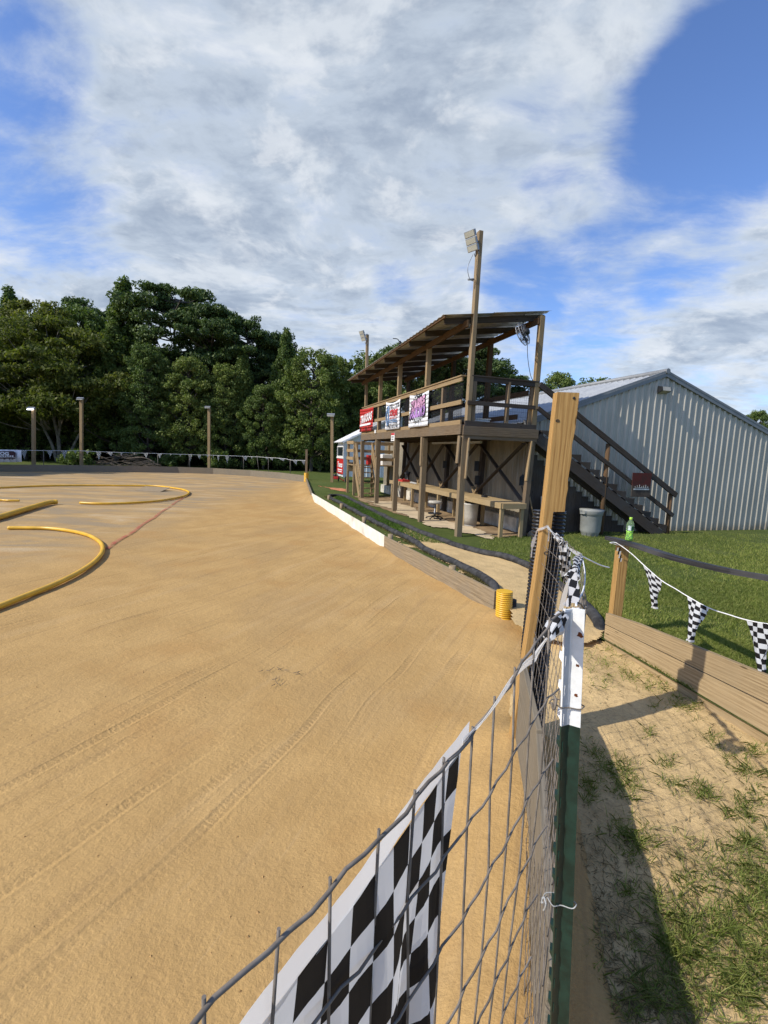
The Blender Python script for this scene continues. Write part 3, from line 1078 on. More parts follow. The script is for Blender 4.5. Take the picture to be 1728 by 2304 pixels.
for s in PS[1:4]:
    mb = MB()
    mb.beam(L(s, .03, 2.75), L(s, .03, 4.80), .11, .12, DW)
    mb.build('roof_post', M_wtan, st, bevel=.005)
    mb = MB()
    mb.beam(L(s, -.055, 1.72 if s < 3 else 1.9), L(s, -.055, 2.48), .035, .11, DS)
    mb.build('post_splice', M_wpost, st, bevel=.004)
# deck frame
mb = MB()
mb.beam(L(-.02, -.035, 2.60), L(4.3, -.035, 2.60), .04, .22)
mb.beam(L(4.302, -.035, 2.60), L(8.78, -.035, 2.60), .04, .22)
mb.beam(L(-.075, -.02, 2.575), L(-.075, 1.9, 2.585), .04, .20)
mb.beam(L(-.055, .0, 2.44), L(-.055, 1.88, 2.45), .04, .09)
mb.beam(L(8.80, -.03, 2.6), L(8.80, 1.9, 2.6), .04, .2)
mb.beam(L(0, 1.9, 2.58), L(8.78, 1.9, 2.58), .04, .2)
mb.split('deck_fascia', M_wgrey, st, bevel=.005)
mb = MB()
s = .2
while s < 8.7:
    mb.beam(L(s, .0, 2.55), L(s, 1.86, 2.55), .04, .18)
    s += .61
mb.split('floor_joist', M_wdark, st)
mb = MB()
w = .02
while w < 1.85:
    mb.beam(L(-.05, w + .068, 2.685), L(8.78, w + .068, 2.685), .136, .03)
    w += .142
mb.build('deck_boards', M_wbrown, st)
# rails
mb = MB()
mb.beam(L(.07, -.03, 3.70), L(4.4, -.03, 3.68), .04, .10)
mb.beam(L(4.402, -.03, 3.68), L(8.74, -.03, 3.66), .04, .10)
mb.beam(L(.05, -.01, 3.765), L(8.74, -.01, 3.735), .13, .03)
mb.beam(L(.05, -.03, 3.20), L(8.74, -.03, 3.14), .04, .10)
mb.beam(L(.02, -.034, 2.76), L(8.74, -.034, 2.76), .04, .10)
mb.split('front_rail', M_wtan, st, bevel=.004)
mb = MB()
mb.beam(L(-.03, .13, 3.70), L(-.03, 1.83, 3.70), .04, .10)
mb.beam(L(-.01, .13, 3.765), L(-.01, 1.83, 3.765), .12, .03)
mb.beam(L(-.085, .05, 3.18), L(-.085, 1.76, 3.18), .04, .09)
mb.beam(L(-.06, .02, 2.735), L(-.06, 1.83, 2.73), .04, .12)
mb.split('end_rail', M_wdark, st, bevel=.004)
mb = MB()
mb.beam(L(.0, .225, 2.70), L(.0, .225, 3.70), .09, .09, DW)
mb.beam(L(.0, 1.08, 2.70), L(.0, 1.08, 3.70), .13, .05, DW)
mb.beam(L(.02, 1.68, 2.70), L(.02, 1.72, 3.70), .07, .09, DW)
for s in (1.15, 3.4, 5.6, 7.7):
    mb.beam(L(s, .02, 2.70), L(s, .02, 3.66), .09, .09, DW)
mb.split('baluster', M_wgrey, st)
mb = MB()
mb.beam(L(.3, 1.80, 3.55), L(8.7, 1.80, 3.55), .04, .12)
mb.beam(L(.7, 1.80, 3.02), L(8.7, 1.80, 3.05), .04, .12)
mb.split('back_rail', M_wbrown, st)
# wire infill of the rails
mb = MB()
for z in np.arange(2.84, 3.66, .11):
    mb.tube([L(.06, .005, z), L(8.7, .005, z - .02)], .0035, 4, False)
    mb.tube([L(.005, .15, z), L(.005, 1.72, z)], .0028, 4, False)
for s in np.arange(.15, 8.7, .10):
    mb.tube([L(s, .009, 2.82), L(s, .009, 3.66)], .0026, 4, False)
for w in np.arange(.2, 1.7, .055):
    mb.tube([L(.009, w, 2.82), L(.009, w, 3.66)], .0016, 4, False)
mb.build('wire_infill', M_black, st)
mb = MB()
mb.face([L(2.3, 1.77, 2.75), L(8.6, 1.77, 2.75), L(8.6, 1.77, 4.95), L(4.6, 1.77, 4.99), L(2.3, 1.77, 5.0)])
mb.face([L(.06, -.006, 2.8), L(8.6, -.006, 2.8), L(8.6, -.006, 3.62), L(.06, -.006, 3.62)])
mb.build('shade_netting', M_net, st)
# roof: w -0.6 .. 2.0
FZ, BZ = 4.95, 5.33


def rz(s, w):
    return FZ + (BZ - FZ) * (w + .6) / 2.6 - .018 * s


mb = MB()
prof = []
t = -.06
while t < 9.05:
    for a in range(4):
        prof.append((t + a * .055, [0, .016, .016, 0][a]))
    t += .22
for (w0, w1) in ((-.6, .62), (.60, 2.02)):
    dz = 0 if w0 < 0 else .012
    for (t0, d0), (t1, d1) in zip(prof[:-1], prof[1:]):
        if w0 > 0 and t0 < -.3:
            continue
        mb.face([L(t0, w0, rz(t0, w0) + d0 + dz), L(t1, w0, rz(t1, w0) + d1 + dz), L(t1, w1, rz(t1, w1) + d1 + dz), L(t0, w1, rz(t0, w1) + d0 + dz)], None, True)
mb.build('tin_roof', M_tin, st, solid=.004)
for i, s in enumerate(np.linspace(.16, 8.85, 9)):
    mb = MB()
    mb.beam(L(s, -.5, rz(s, -.5) - .085), L(s, 1.98, rz(s, 1.98) - .085), .045, .13)
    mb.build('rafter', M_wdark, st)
mb = MB()
for w in (.05, 1.80):
    mb.beam(L(-.05, w - .08, rz(0, w) - .20), L(8.95, w - .08, rz(8.9, w) - .20), .045, .14)
mb.beam(L(-.03, -.55, rz(0, -.55) - .03), L(8.95, -.55, rz(8.9, -.55) - .03), .045, .04)
mb.split('roof_beam', M_wbrown, st)
# bracing against the building wall
mb = MB()
zz = (1.05, 2.36)
for i in range(4):
    a, b = PS[i] + .05, PS[i + 1] - .05
    mb.beam(L(a, 1.66, zz[0] - (.0)), L(b, 1.66, zz[1]), .035, .10, DW)
    mb.beam(L(a, 1.625, zz[1]), L(b, 1.625, zz[0]), .035, .10, DW)
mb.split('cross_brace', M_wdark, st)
mb = MB()
for i, s in enumerate(PS[1:4]):
    for sg in (-1, 1):
        mb.beam(L(s + sg * .16, 1.615, 1.18), L(s + sg * .02, 1.615, 1.0), .03, .09, DW)
mb.split('brace_gusset', M_wtan, st)
mb = MB()
mb.beam(L(.5, .75, 2.36), L(3.4, .75, 2.36), .06, .05)
mb.build('tube_light', M_cream, st)
mb = MB()
for (s, w, z0, z1) in ((2.2, 1.62, 1.25, 1.5), (4.4, 1.62, 1.62, 1.85), (2.27, 1.62, 1.62, 1.9)):
    mb.box(L(s, w, (z0 + z1) / 2), (.12, .06, z1 - z0))
mb.split('switch_box', M_black, st)

# --- flood lights on the two tall poles
def flood(base, tilt, label, sz=1.0):
    t = thing('floodlight', label, 'floodlight', base)
    f = (-DW * .80 - DS * .35 + Vector((0, 0, -.42))).normalized()
    x = f.cross(Vector((0, 0, 1))).normalized()
    y = x.cross(f).normalized()
    b = Vector(base)
    for i in range(3):
        mb = MB()
        c = b + y * ((i - 1) * .135 * sz)
        mb.beam(c - f * .0, c + f * .05, .27 * sz, .125 * sz, y)
        mb.build('lamp_module', M_grey, t)
        mb = MB()
        c2 = c + f * .052
        mb.beam(c2, c2 + f * .006, .24 * sz, .10 * sz, y)
        mb.build('lens', M_lamp, t)
    mb = MB()
    q = b - f * .03
    mb.tube([q - x * .09, q - f * .12, q + x * .09], .014, 6)
    mb.tube([q - f * .10, q - f * .18], .02, 6)
    mb.tube(smooth_path([b - y * .2 - x * .08, b - y * .3 - x * .1, b - y * .33, b - y * .24 + x * .02]), .008, 5)
    mb.split('bracket', M_grey, t)
    return t


flood(L(-.02, -.03, 6.52), 0, 'grey LED floodlight on the tall near pole of the stand')
flood(L(8.60, -.14, 6.42), 0, 'grey LED floodlight on the tall far pole of the stand', .95)
cab = MB()
cab.tube(smooth_path([L(-.02, 0, 6.25), L(-.1, -.14, 5.95), L(-.05, -.06, 5.75), L(-.02, .05, 5.72)]), .007, 5)
cab.tube([L(-.04, -.09, 5.73), L(-.02, .06, 5.76)], .022, 6)
tag(cab.build('power_cable', M_grey), 'thin grey cable hanging below the floodlight of the near pole', 'cable')

# fan under the roof end
FC = L(.0, 1.38, 4.80)
fan = thing('ceiling_fan', 'black caged fan hanging under the near end of the tin roof', 'fan', FC)
fdir = (DS * .75 - DW * .55 + Vector((0, 0, -.42))).normalized()
fx = fdir.orthogonal().normalized()
fy = fdir.cross(fx)
mb = MB()
for rr, o in ((.26, .0), (.26, .07), (.20, .10), (.13, .115), (.20, -.04), (.12, -.05)):
    mb.tube([FC + fdir * o + (fx * math.cos(a) + fy * math.sin(a)) * rr for a in np.linspace(0, 2 * math.pi, 25)], .007 if rr > .25 else .0035, 5, False)
for a in np.linspace(0, 2 * math.pi, 25)[:-1]:
    d = fx * math.cos(a) + fy * math.sin(a)
    mb.tube([FC + fdir * .12 + d * .05, FC + fdir * .10 + d * .20, FC + fdir * .07 + d * .26, FC + d * .26, FC - fdir * .04 + d * .2, FC - fdir * .05 + d * .06], .003, 4, False)
mb.build('cage', M_grey, fan)
mb = MB()
for kx in range(3):
    a = kx * 2.094 + .4
    d = fx * math.cos(a) + fy * math.sin(a)
    e = fx * math.cos(a + .75) + fy * math.sin(a + .75)
    mb.face([FC + fdir * .02 + d * .04, FC + fdir * .0 + d * .23, FC + fdir * .05 + e * .22, FC + fdir * .04 + e * .05])
mb.build('blades', M_black, fan, solid=.004)
mb = MB()
mb.lathe(FC - fdir * .13, [(.03, 0), (.075, .02), (.08, .14), (.05, .17)], 14, fdir)
mb.build('motor', M_black, fan)
mb = MB()
mb.tube([FC + fx * .27 + fdir * .03, FC + fx * .27 + Vector((0, 0, .32))], .014, 6)
mb.tube([FC - fx * .27 + fdir * .03, FC - fx * .27 + Vector((0, 0, .32))], .014, 6)
mb.split('hanger', M_black, fan)
mb = MB()
mb.tube(smooth_path([FC - fdir * .1, L(-.02, 1.5, 4.35), L(-.02, 1.62, 3.9), L(-.03, 1.75, 3.72)]), .007, 5)
mb.build('power_cord', M_black, fan)

# --- staircase along the gable
sc = thing('staircase', 'dark weathered wooden staircase leading from the near end of the stand to the grass', 'stairs', L(0, 4, GZ0))
NS = 14
mbs = [MB(), MB()]
mbt = MB()
for i in range(NS):
    w0 = 2.0 + .288 * i
    zt = 2.68 - .1725 * i
    mbt.beam(L(-.07, w0 + .14, zt - .02), L(.30, w0 + .14, zt - .02), .30, .04)
    mbt.beam(L(-.06, w0 + .02, zt - .10), L(.30, w0 + .02, zt - .10), .02, .13)
for o, s in ((0, -.05), (1, .30)):
    mbs[o].beam(L(s, 1.9, 2.50), L(s, 5.98, .09), .04, .25)
    for i in range(NS):
        w0 = 2.0 + .288 * i
        zt = 2.66 - .1725 * i
        mbs[o].face([L(s - .021, w0, zt), L(s - .021, w0 + .288, zt), L(s - .021, w0 + .288, zt - .19), L(s - .021, w0, zt - .02)][::-1])
mbs[0].build('stringer', M_wdark, sc)
mbs[1].build('stringer', M_wdark, sc)
mbt.split('step', M_wdark, sc)
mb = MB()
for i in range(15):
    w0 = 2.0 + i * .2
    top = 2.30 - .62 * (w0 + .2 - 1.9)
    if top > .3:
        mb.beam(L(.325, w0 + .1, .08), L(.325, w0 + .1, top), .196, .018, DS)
mb.build('added_shade_boards', M_wdark, sc)  # dark boards added to stand in for the wall's shade under the stairs
mb = MB()
mb.beam(L(-.06, 1.85, 3.71), L(-.10, 6.2, 1.22), .05, .13)
mb.build('handrail', M_wdark, sc, bevel=.004)
mb = MB()
mb.beam(L(-.06, 1.85, 3.18), L(-.10, 6.17, .69), .04, .10)
mb.build('mid_rail', M_wdark, sc, bevel=.004)
for w, zb, zt in ((3.95, .08, 2.46), (6.09, .05, 1.26)):
    mb = MB()
    mb.tube([L(-.02, w + .03, zb), L(-.02, w, zt)], [.058, .052], 12)
    mb.build('post', M_wbrown, sc)
sg = thing('warning_sign', 'rusty red metal sign board hanging on the staircase rail', 'sign', L(-.14, 5.0, 1.47))
mb = MB()
mb.face([L(-.135, 4.70, 1.17), L(-.135, 5.28, 1.17), L(-.135, 5.28, 1.775), L(-.135, 4.68, 1.775)], [(0, 0), (1, 0), (1, 1), (0, 1)])
mb.build('sign_board', M_rsheet, sg, solid=.012)
mb = MB()
mb.beam(L(-.146, 4.755, 1.365), L(-.146, 5.235, 1.365), .008, .035)
mb.beam(L(-.146, 4.785, 1.405), L(-.146, 5.215, 1.405), .006, .009)
for i in range(7):
    w = 4.79 + i * .066
    mb.beam(L(-.146, w, 1.41), L(-.146, w, 1.44 + .02 * (i % 3)), .009, .006, DS)
mb.build('worn_lettering', M_inkgrey, sg)

# bin, rock, drum, stool, bench and the clutter under the stand
bn = thing('trash_bin', 'grey plastic trash bin standing beside the stair post', 'trash bin', L(-.1, 3.56, GZ0 - .07))
b0 = L(-.12, 3.56, GZ0 - .07)
mb = MB()
mb.lathe(b0, [(.17, 0), (.195, .02), (.235, .56), (.24, .575), (.265, .585), (.27, .655), (.275, .67), (.285, .72), (.27, .725), (.25, .69), (.235, .2), (.17, .05), (.001, .05)], 32)
mb.build('body', M_bin, bn)
mb = MB()
for a in (3.6, .45):
    d = Vector((math.cos(a), math.sin(a), 0))
    n = Vector((-d.y, d.x, 0))
    c = b0 + d * .29 + Vector((0, 0, .625))
    mb.beam(c - n * .07, c + n * .07, .05, .025)
    mb.beam(c - n * .065 - d * .01, c - n * .065 - d * .01 + Vector((0, 0, .06)), .05, .02)
    mb.beam(c + n * .065 - d * .01, c + n * .065 - d * .01 + Vector((0, 0, .06)), .05, .02)
mb.build('handle', M_bin, bn)
mb = MB()
for a in (4.2, 4.75, 5.3):
    d = Vector((math.cos(a), math.sin(a), 0))
    n = Vector((-d.y, d.x, 0))
    for sg_ in (-.055, .055):
        mb.tube([b0 + d * .196 + n * sg_ * .85 + Vector((0, 0, .06)), b0 + d * .226 + n * sg_ + Vector((0, 0, .44))], .008, 5)
    mb.tube([b0 + d * .227 - n * .055 + Vector((0, 0, .44)), b0 + d * .227 + n * .055 + Vector((0, 0, .44))], .008, 5)
mb.build('moulded_panel', M_bin, bn)


def blob(name, c, r, mat, label, cat, seed, parent=None):
    bm = bmesh.new()
    bmesh.ops.create_icosphere(bm, subdivisions=3, radius=1)
    for v in bm.verts:
        q = v.co.copy()
        f = .78 + .5 * float(fbm(q.x * 1.6 + seed + 9, q.y * 1.6 + q.z * 1.3 + 9, 3))
        v.co = Vector((q.x * r[0], q.y * r[1], q.z * r[2])) * f
    for f in bm.faces:
        f.smooth = True
    me = bpy.data.meshes.new(name)
    bm.to_mesh(me)
    me.materials.append(mat)
    o = bpy.data.objects.new(name, me)
    o.location = c
    COL.objects.link(o)
    return tag(o, label, cat)


blob('rock', L(-.15, 1.98, GZ0 + .02), (.17, .15, .17), M_stone, 'brown rock on the ground behind the back post of the stand', 'rock', 3)
dr = MB()
d0 = L(1.45, 1.10, GZ0)
dr.lathe(d0, [(.155, 0), (.16, .02), (.185, .56), (.195, .57), (.195, .61), (.18, .61), (.165, .05), (.001, .05)], 24)
tag(dr.build('bucket', M_cream), 'tall white plastic bucket under the workbench', 'bucket')
so = thing('stool', 'round cream topped stool on a black wheeled base under the workbench', 'stool', L(2.65, .60, GZ0))
s0 = L(2.65, .60, GZ0)
mb = MB()
mb.lathe(s0 + Vector((0, 0, .46)), [(.10, 0), (.19, .01), (.20, .04), (.185, .075), (.1, .085), (.001, .085)], 22)
mb.build('seat', M_cream, so)
mb = MB()
mb.lathe(s0, [(.03, .08), (.03, .25), (.02, .26), (.02, .47)], 10)
mb.build('column', M_grey, so)
mb = MB()
for a in range(5):
    d = Vector((math.cos(a * 1.257 + .3), math.sin(a * 1.257 + .3), 0))
    mb.tube([s0 + Vector((0, 0, .12)), s0 + d * .24 + Vector((0, 0, .06))], [.022, .014], 6)
    mb.lathe(s0 + d * .24 + Vector((0, 0, .028)) - Vector((-d.y, d.x, 0)) * .015, [(.028, 0), (.028, .03)], 8, Vector((-d.y, d.x, 0)))
mb.lathe(s0 + Vector((0, 0, .17)), [(.19, 0), (.2, .015), (.19, .03)], 20)
mb.build('wheeled_base', M_black, so)

wb = thing('workbench', 'long pale timber workbench fixed along the wall under the stand', 'workbench', L(4, 1.25, GZ0))
mb = MB()
mb.beam(L(-.30, 1.25, .985), L(3.6, 1.25, .985), .66, .022)
mb.beam(L(3.604, 1.25, .985), L(7.9, 1.25, .985), .66, .022)
mb.split('bench_top', M_wbench, wb)
mb = MB()
mb.beam(L(-.30, .935, .93), L(1.9, .935, .93), .04, .12)
mb.beam(L(1.904, .935, .93), L(4.4, .935, .93), .04, .12)
mb.beam(L(4.404, .935, .93), L(7.9, .935, .93), .04, .12)
mb.beam(L(-.302, .958, .93), L(-.302, 1.57, .93), .04, .118)
mb.split('bench_apron', M_wbench, wb, bevel=.003)
for s in (-.25, 1.55, 3.3, 5.5, 7.7):
    for w in (.98, 1.50):
        mb = MB()
        mb.beam(L(s, w, .05), L(s, w, .87), .07, .085, DW)
        mb.build('leg', M_wbench, wb, bevel=.003)


def smallbox(name, c, size, mat, label, cat, extra=None):
    mb = MB()
    mb.beam(c - DS * size[0] / 2, c + DS * size[0] / 2, size[1], size[2])
    if extra:
        extra(mb, c)
    return tag(mb.build(name, mat, bevel=.008), label, cat)


def handle_on(mb, c):
    mb.tube(smooth_path([c - DS * .07 + Vector((0, 0, .03)), c - DS * .05 + Vector((0, 0, .07)), c + DS * .05 + Vector((0, 0, .07)), c + DS * .07 + Vector((0, 0, .03))]), .008, 6)


smallbox('radio_charger', L(1.15, 1.3, 1.02), (.16, .10, .05), M_black, 'small black box near the close end of the workbench', 'black box', handle_on)
smallbox('radio_charger', L(4.1, 1.45, 1.02), (.17, .10, .045), M_black, 'flat black box on the workbench below a brace joint, farther from the near end', 'black box', handle_on)
smallbox('toolbox', L(7.2, 1.25, 1.03), (.5, .28, .07), M_red, 'low red tray at the far end of the workbench', 'tray', handle_on)
mb = MB()
mb.tube(smooth_path([L(6.2, 1.15, 1.01), L(6.0, 1.1, 1.04), L(5.8, 1.2, 1.02), L(5.7, 1.15, 1.03)]), [.02] * 8 + [.03] * 10 + [.025] * 7, 7)
tag(mb.build('cloth_rag', M_cloth), 'crumpled white rag lying on the workbench beside the red tray', 'rag')
vs = thing('bench_vise', 'dark bench vise standing behind the red tray on the workbench', 'vise', L(7.45, 1.5, 1.0))
v0 = L(7.45, 1.5, 1.0)
mb = MB()
mb.lathe(v0, [(.09, 0), (.09, .02), (.05, .04), (.05, .22), (.07, .25), (.07, .33), (.03, .34)], 12)
mb.beam(v0 + Vector((0, 0, .33)) - DS * .16, v0 + Vector((0, 0, .33)) + DS * .16, .08, .06)
mb.build('vise_body', M_black, vs)
mb = MB()
mb.tube([v0 + Vector((0, 0, .30)) - DW * .14, v0 + Vector((0, 0, .30)) + DW * .14], .012, 6)
mb.build('vise_handle', M_grey, vs)
# tools leaning at the back near post
for i, (w, zt, mt, nm, lb) in enumerate(((1.90, 1.35, M_wdark, 'shovel', 'dark long handled shovel leaning behind the near back post'), (2.02, 1.5, M_wtan, 'rake', 'pale long handled rake leaning beside the dark shovel'))):
    t = thing(nm, lb, nm, L(.05, w, GZ0))
    mb = MB()
    mb.tube([L(.0, w + .1, GZ0 + .05), L(.28, w - .1, zt)], .016, 7)
    mb.build('handle', mt, t)
    mb = MB()
    if i == 0:
        mb.face([L(.26, w - .19, zt + .02), L(.26, w - .01, zt + .02), L(.27, w - .02, zt + .22), L(.27, w - .1, zt + .30), L(.27, w - .18, zt + .22)])
    else:
        mb.beam(L(.27, w - .28, zt), L(.27, w + .08, zt), .02, .03)
        for q in range(9):
            mb.tube([L(.27, w - .27 + q * .042, zt), L(.24, w - .27 + q * .042, zt + .07)], .004, 4)
    mb.build('head', M_black, t, solid=.006 if i == 0 else 0)
mb = MB()
mb.beam(L(-.1, 2.4, GZ0 - .05), L(.1, 2.45, 1.12), .42, .03, DS)
tag(mb.build('leaning_sheet', M_cream), 'pale sheet leaning behind the wooden post near the stand', 'sheet')
# things on the deck
tb = thing('deck_tray', 'shiny white plastic tray with a lid on the deck end', 'tray', L(.35, .62, 2.73))
mb = MB()
mb.beam(L(.3, .42, 2.80), L(.3, .78, 2.80), .22, .10)
mb.build('tray_body', M_white, tb, bevel=.01)
mb = MB()
mb.beam(L(.3, .40, 2.86), L(.3, .80, 2.875), .25, .02)
mb.tube([L(.18, .36, 2.78), L(.18, .36, 2.82)], .03, 8)
mb.build('lid', M_white, tb, bevel=.004)
mb = MB()
mb.tube(smooth_path([L(2.0, .9, 2.82), L(2.0, .75, 2.9), L(1.5, .7, 2.92), L(1.2, .8, 2.86)]), [.09] * 25, 8)
tag(mb.build('seat_bag', M_black), 'dark rolled bag lying on the stand deck behind the rail', 'bag')
mb = MB()
mb.tube([L(4.9, .12, 2.80), L(6.25, .10, 2.82)], .075, 10)
tag(mb.build('rolled_sheet', M_white), 'white rolled sheet behind the middle banner on the deck edge', 'roll')
mb = MB()
mb.beam(L(6.62, -.075, 2.76), L(6.75, -.075, 2.76), .03, .12)
tag(mb.build('small_box', M_white, bevel=.006), 'small white box on the fascia beside the red banner', 'box')
gu = MB()
gu.tube(smooth_path([L(2.9, -.55, 4.97), L(2.9, -.6, 5.02), L(2.85, -.66, 5.05), L(2.8, -.8, 5.04)]), .012, 5)
gu.tube([L(2.9, -.56, 4.90), L(2.9, -.57, 5.02)], .03, 6)
tag(gu.build('roof_bracket', M_black), 'small dark bracket sticking up from the roof edge of the stand', 'bracket')

# --- banners on the front rail
def hang(name, s0, s1, zt0, zt1, zb, mat, label, sag=.03, woff=-.105):
    t = thing(name, label, 'banner', L((s0 + s1) / 2, woff, zb))
    mb = MB()
    n, mrow = 14, 8

    def P(a, b):
        sgx = sag * (1 - (2 * a - 1) ** 2)
        z = (zt0 + (zt1 - zt0) * a - sgx) * b + zb * (1 - b)
        wv = .012 * math.sin(a * 9 + b * 3) * (1 - .4 * b)
        return L(s0 + (s1 - s0) * a, woff + wv, z)
    for i in range(n):
        for j in range(mrow):
            a0, a1, b0, b1 = i / n, (i + 1) / n, j / mrow, (j + 1) / mrow
            mb.face([P(a0, b0), P(a1, b0), P(a1, b1), P(a0, b1)], [(a0, b0), (a1, b0), (a1, b1), (a0, b1)], True)
    mb.build('vinyl_sheet', mat, t, solid=.003)
    return t


def btext(t, name, body, s, z, size, mat, sx=1.0, shear=0.0, bold=.0, woff=-.125, rot=0.0):
    x = -DS * math.cos(rot) + Vector((0, 0, math.sin(rot)))
    y = Vector((0, 0, 1)) * math.cos(rot) + DS * math.sin(rot)
    return text_part(name, body, size, frame(L(s, woff, z), x, y), mat, t, shear, .001, sx, bold)


b1 = hang('red_banner', 8.86, 6.93, 3.68, 3.63, 2.80, M_ban_red, 'red banner with white lettering at the far end of the stand rail', .02)
btext(b1, 'lettering', 'TRAXXAS', 7.9, 3.28, .40, M_ink_white, .92, .35, .012, rot=.06)
mb = MB()
mb.beam(L(8.72, -.123, 3.05), L(7.2, -.123, 3.06), .004, .07)
mb.build('white_stripe', M_ink_white, b1)
b2 = hang('white_banner', 5.44, 4.02, 3.66, 3.64, 2.765, M_ban_white, 'white banner with blue and red lettering in the middle of the stand rail', .07)
def print_lines(t, s0, s1, z, h, mat, seed):
    # rows of small print too small to read in the photo
    rr = random.Random(seed)
    mb = MB()
    s = s0
    while s > s1:
        w = rr.uniform(.5, .9) * h
        kind = rr.randint(0, 3)
        y0, y1 = z - h / 2, z + h / 2
        if kind != 3:
            mb.beam(L(s, -.125, (y0 + y1) / 2), L(s - h * .2, -.125, (y0 + y1) / 2), .004, h)
        if kind in (0, 1, 3):
            mb.beam(L(s - h * .2, -.125, y1 - h * .1), L(s - w, -.125, y1 - h * .1), .004, h * .2)
        if kind in (0, 2, 3):
            mb.beam(L(s - h * .2, -.125, y0 + h * .1), L(s - w, -.125, y0 + h * .1), .004, h * .2)
        if kind == 0:
            mb.beam(L(s - w, -.125, z), L(s - w - h * .18, -.125, z), .004, h)
        s -= w + h * (.42 if rr.random() > .2 else .9)
    mb.build('print_line', mat, t)


print_lines(b2, 4.98, 4.12, 3.48, .12, M_ink_black, 3)
btext(b2, 'lettering', 'XTREME', 4.58, 3.26, .25, M_ink_red, .82, .1, .014)
print_lines(b2, 4.95, 4.25, 3.115, .055, M_ink_red, 5)
print_lines(b2, 4.98, 4.15, 2.925, .05, M_ink_black, 8)
print_lines(b2, 5.30, 4.15, 2.845, .07, M_ink_black, 11)
mb = MB()
for z, a, b, h in ((3.045, 5.0, 4.25, .035), (2.99, 4.95, 4.2, .03)):
    mb.beam(L(a, -.125, z), L(b, -.125, z), .004, h)
mb.split('text_bar', M_ink_blue, b2)
mb = MB()
mb.tube([L(5.14 + .16 * math.cos(a) * (.8 + .2 * math.cos(3 * a)), -.124, 3.19 + .30 * math.sin(a)) for a in np.linspace(0, 6.283, 40)], .022, 5, False)
mb.tube([L(5.14 + .09 * math.cos(a), -.124, 3.19 + .2 * math.sin(a)) for a in np.linspace(.6, 5, 30)], .03, 5, False)
mb.split('emblem', M_ink_blue, b2)
b3 = hang('white_banner', 3.21, 1.79, 3.65, 3.64, 2.755, M_ban_white, 'white banner with lilac graffiti lettering nearest the stand corner', .05)
for (body, s, z, size, rot, mt, wo) in (('ZABBE', 2.52, 3.33, .40, .10, M_ink_black, -.124), ('ZABBE', 2.505, 3.34, .36, .10, M_ink_pink, -.127),
                                    ('AUDIO', 2.53, 3.12, .40, .04, M_ink_black, -.124), ('AUDIO', 2.515, 3.13, .36, .04, M_ink_purple, -.127)):
    btext(b3, 'lettering', body, s, z, size, mt, .92, .12, .03 if mt is M_ink_black else .022, wo, rot)
mb = MB()
for i in range(24):
    a = i * .2618
    r0 = .40 + .03 * math.sin(i * 5)
    r1 = r0 + .06 + .04 * (i % 3)
    c = (2.5, 3.24)
    mb.tube([L(c[0] + r0 * math.cos(a), -.123, c[1] + r0 * .82 * math.sin(a)), L(c[0] + r1 * math.cos(a), -.123, c[1] + r1 * .82 * math.sin(a))], [.02, .004], 5)
mb.build('splatter', M_ink_black, b3)
mb = MB()
pts = []
for a in np.linspace(0, math.pi, 14):
    pts.append(L(2.42 + .22 * math.cos(a), -.125, 3.43 + .14 * math.sin(a) + .02 * math.sin(7 * a)))
mb.face(pts)
mb.build('ink_blot', M_ink_black, b3, solid=.002)
mb = MB()
for i in range(14):
    s = 2.75 - i * .045
    mb.tube([L(s, -.124, 3.0), L(s + .03 * math.sin(i * 3), -.124, 2.98 - .05 - .12 * abs(math.sin(i * 1.7)))], [.012, .002], 4)
mb.build('paint_drips', M_inkgrey, b3)
sgn = thing('small_sign', 'small white notice with a red header on the stand fascia', 'sign', L(4.69, -.07, 2.43))
mb = MB()
mb.beam(L(4.86, -.068, 2.53), L(4.52, -.068, 2.53), .012, .25)
mb.build('sign_plate', M_white, sgn)
mb = MB()
mb.beam(L(4.85, -.076, 2.62), L(4.53, -.076, 2.62), .004, .065)
mb.build('red_header', M_ink_red, sgn)
mb = MB()
mb.beam(L(4.80, -.076, 2.53), L(4.60, -.076, 2.53), .004, .03)
mb.beam(L(4.78, -.076, 2.46), L(4.62, -.076, 2.46), .004, .03)
mb.split('text_line', M_ink_black, sgn)

# concrete strip and worn earth under the stand
patch('worn_earth', [L(-.05, .9, 0), L(-.25, 1.9, 0), L(9.5, 1.9, 0), L(9.5, -.2, 0), L(5.5, -.25, 0), L(3.4, -.1, 0), L(2.4, .5, 0)], .205, plain('brown_earth', (.26, .18, .10), .97, 0, .1, .35, 3, .6))
patch('concrete_pad', [L(-.45, .62, 0), L(-.2, .95, 0), L(7.4, .98, 0), L(7.6, .02, 0), L(1.2, .0, 0)], .226, M_pad, .004)

# ------------------------------------------------------------------ track edge: boards and pipes
def wall_boards(name, label, a, b, rows, thick, mat, wav=0.0, cat='board wall', lift=-.05, grp=None):
    """rows: list of (height) from the bottom up"""
    t = thing(name, label, cat, (a + b) / 2, grp)
    z = lift
    for h in rows:
        Ln = (b - a).length
        n = max(1, round(Ln / 3.7))
        for i in range(n):
            p, q = a.lerp(b, i / n), a.lerp(b, (i + 1) / n)
            d = (q - p).normalized()
            mb = MB()
            dz0, dz1 = random.uniform(-.006, .006), random.uniform(-.006, .006)
            mb.beam(p + Vector((0, 0, z + h / 2 + dz0)), q - d * .006 + Vector((0, 0, z + h / 2 + dz1)), thick, h - .004)
            mb.build('board', mat, t, bevel=.004)
        z += h
    return t


wall_boards('plank_wall', 'worn wooden plank wall retaining the grass beside the dirt track, in front of the yellow sleeve', PL_NEAR, PL_MID, (.17, .20), .04, M_wplank)
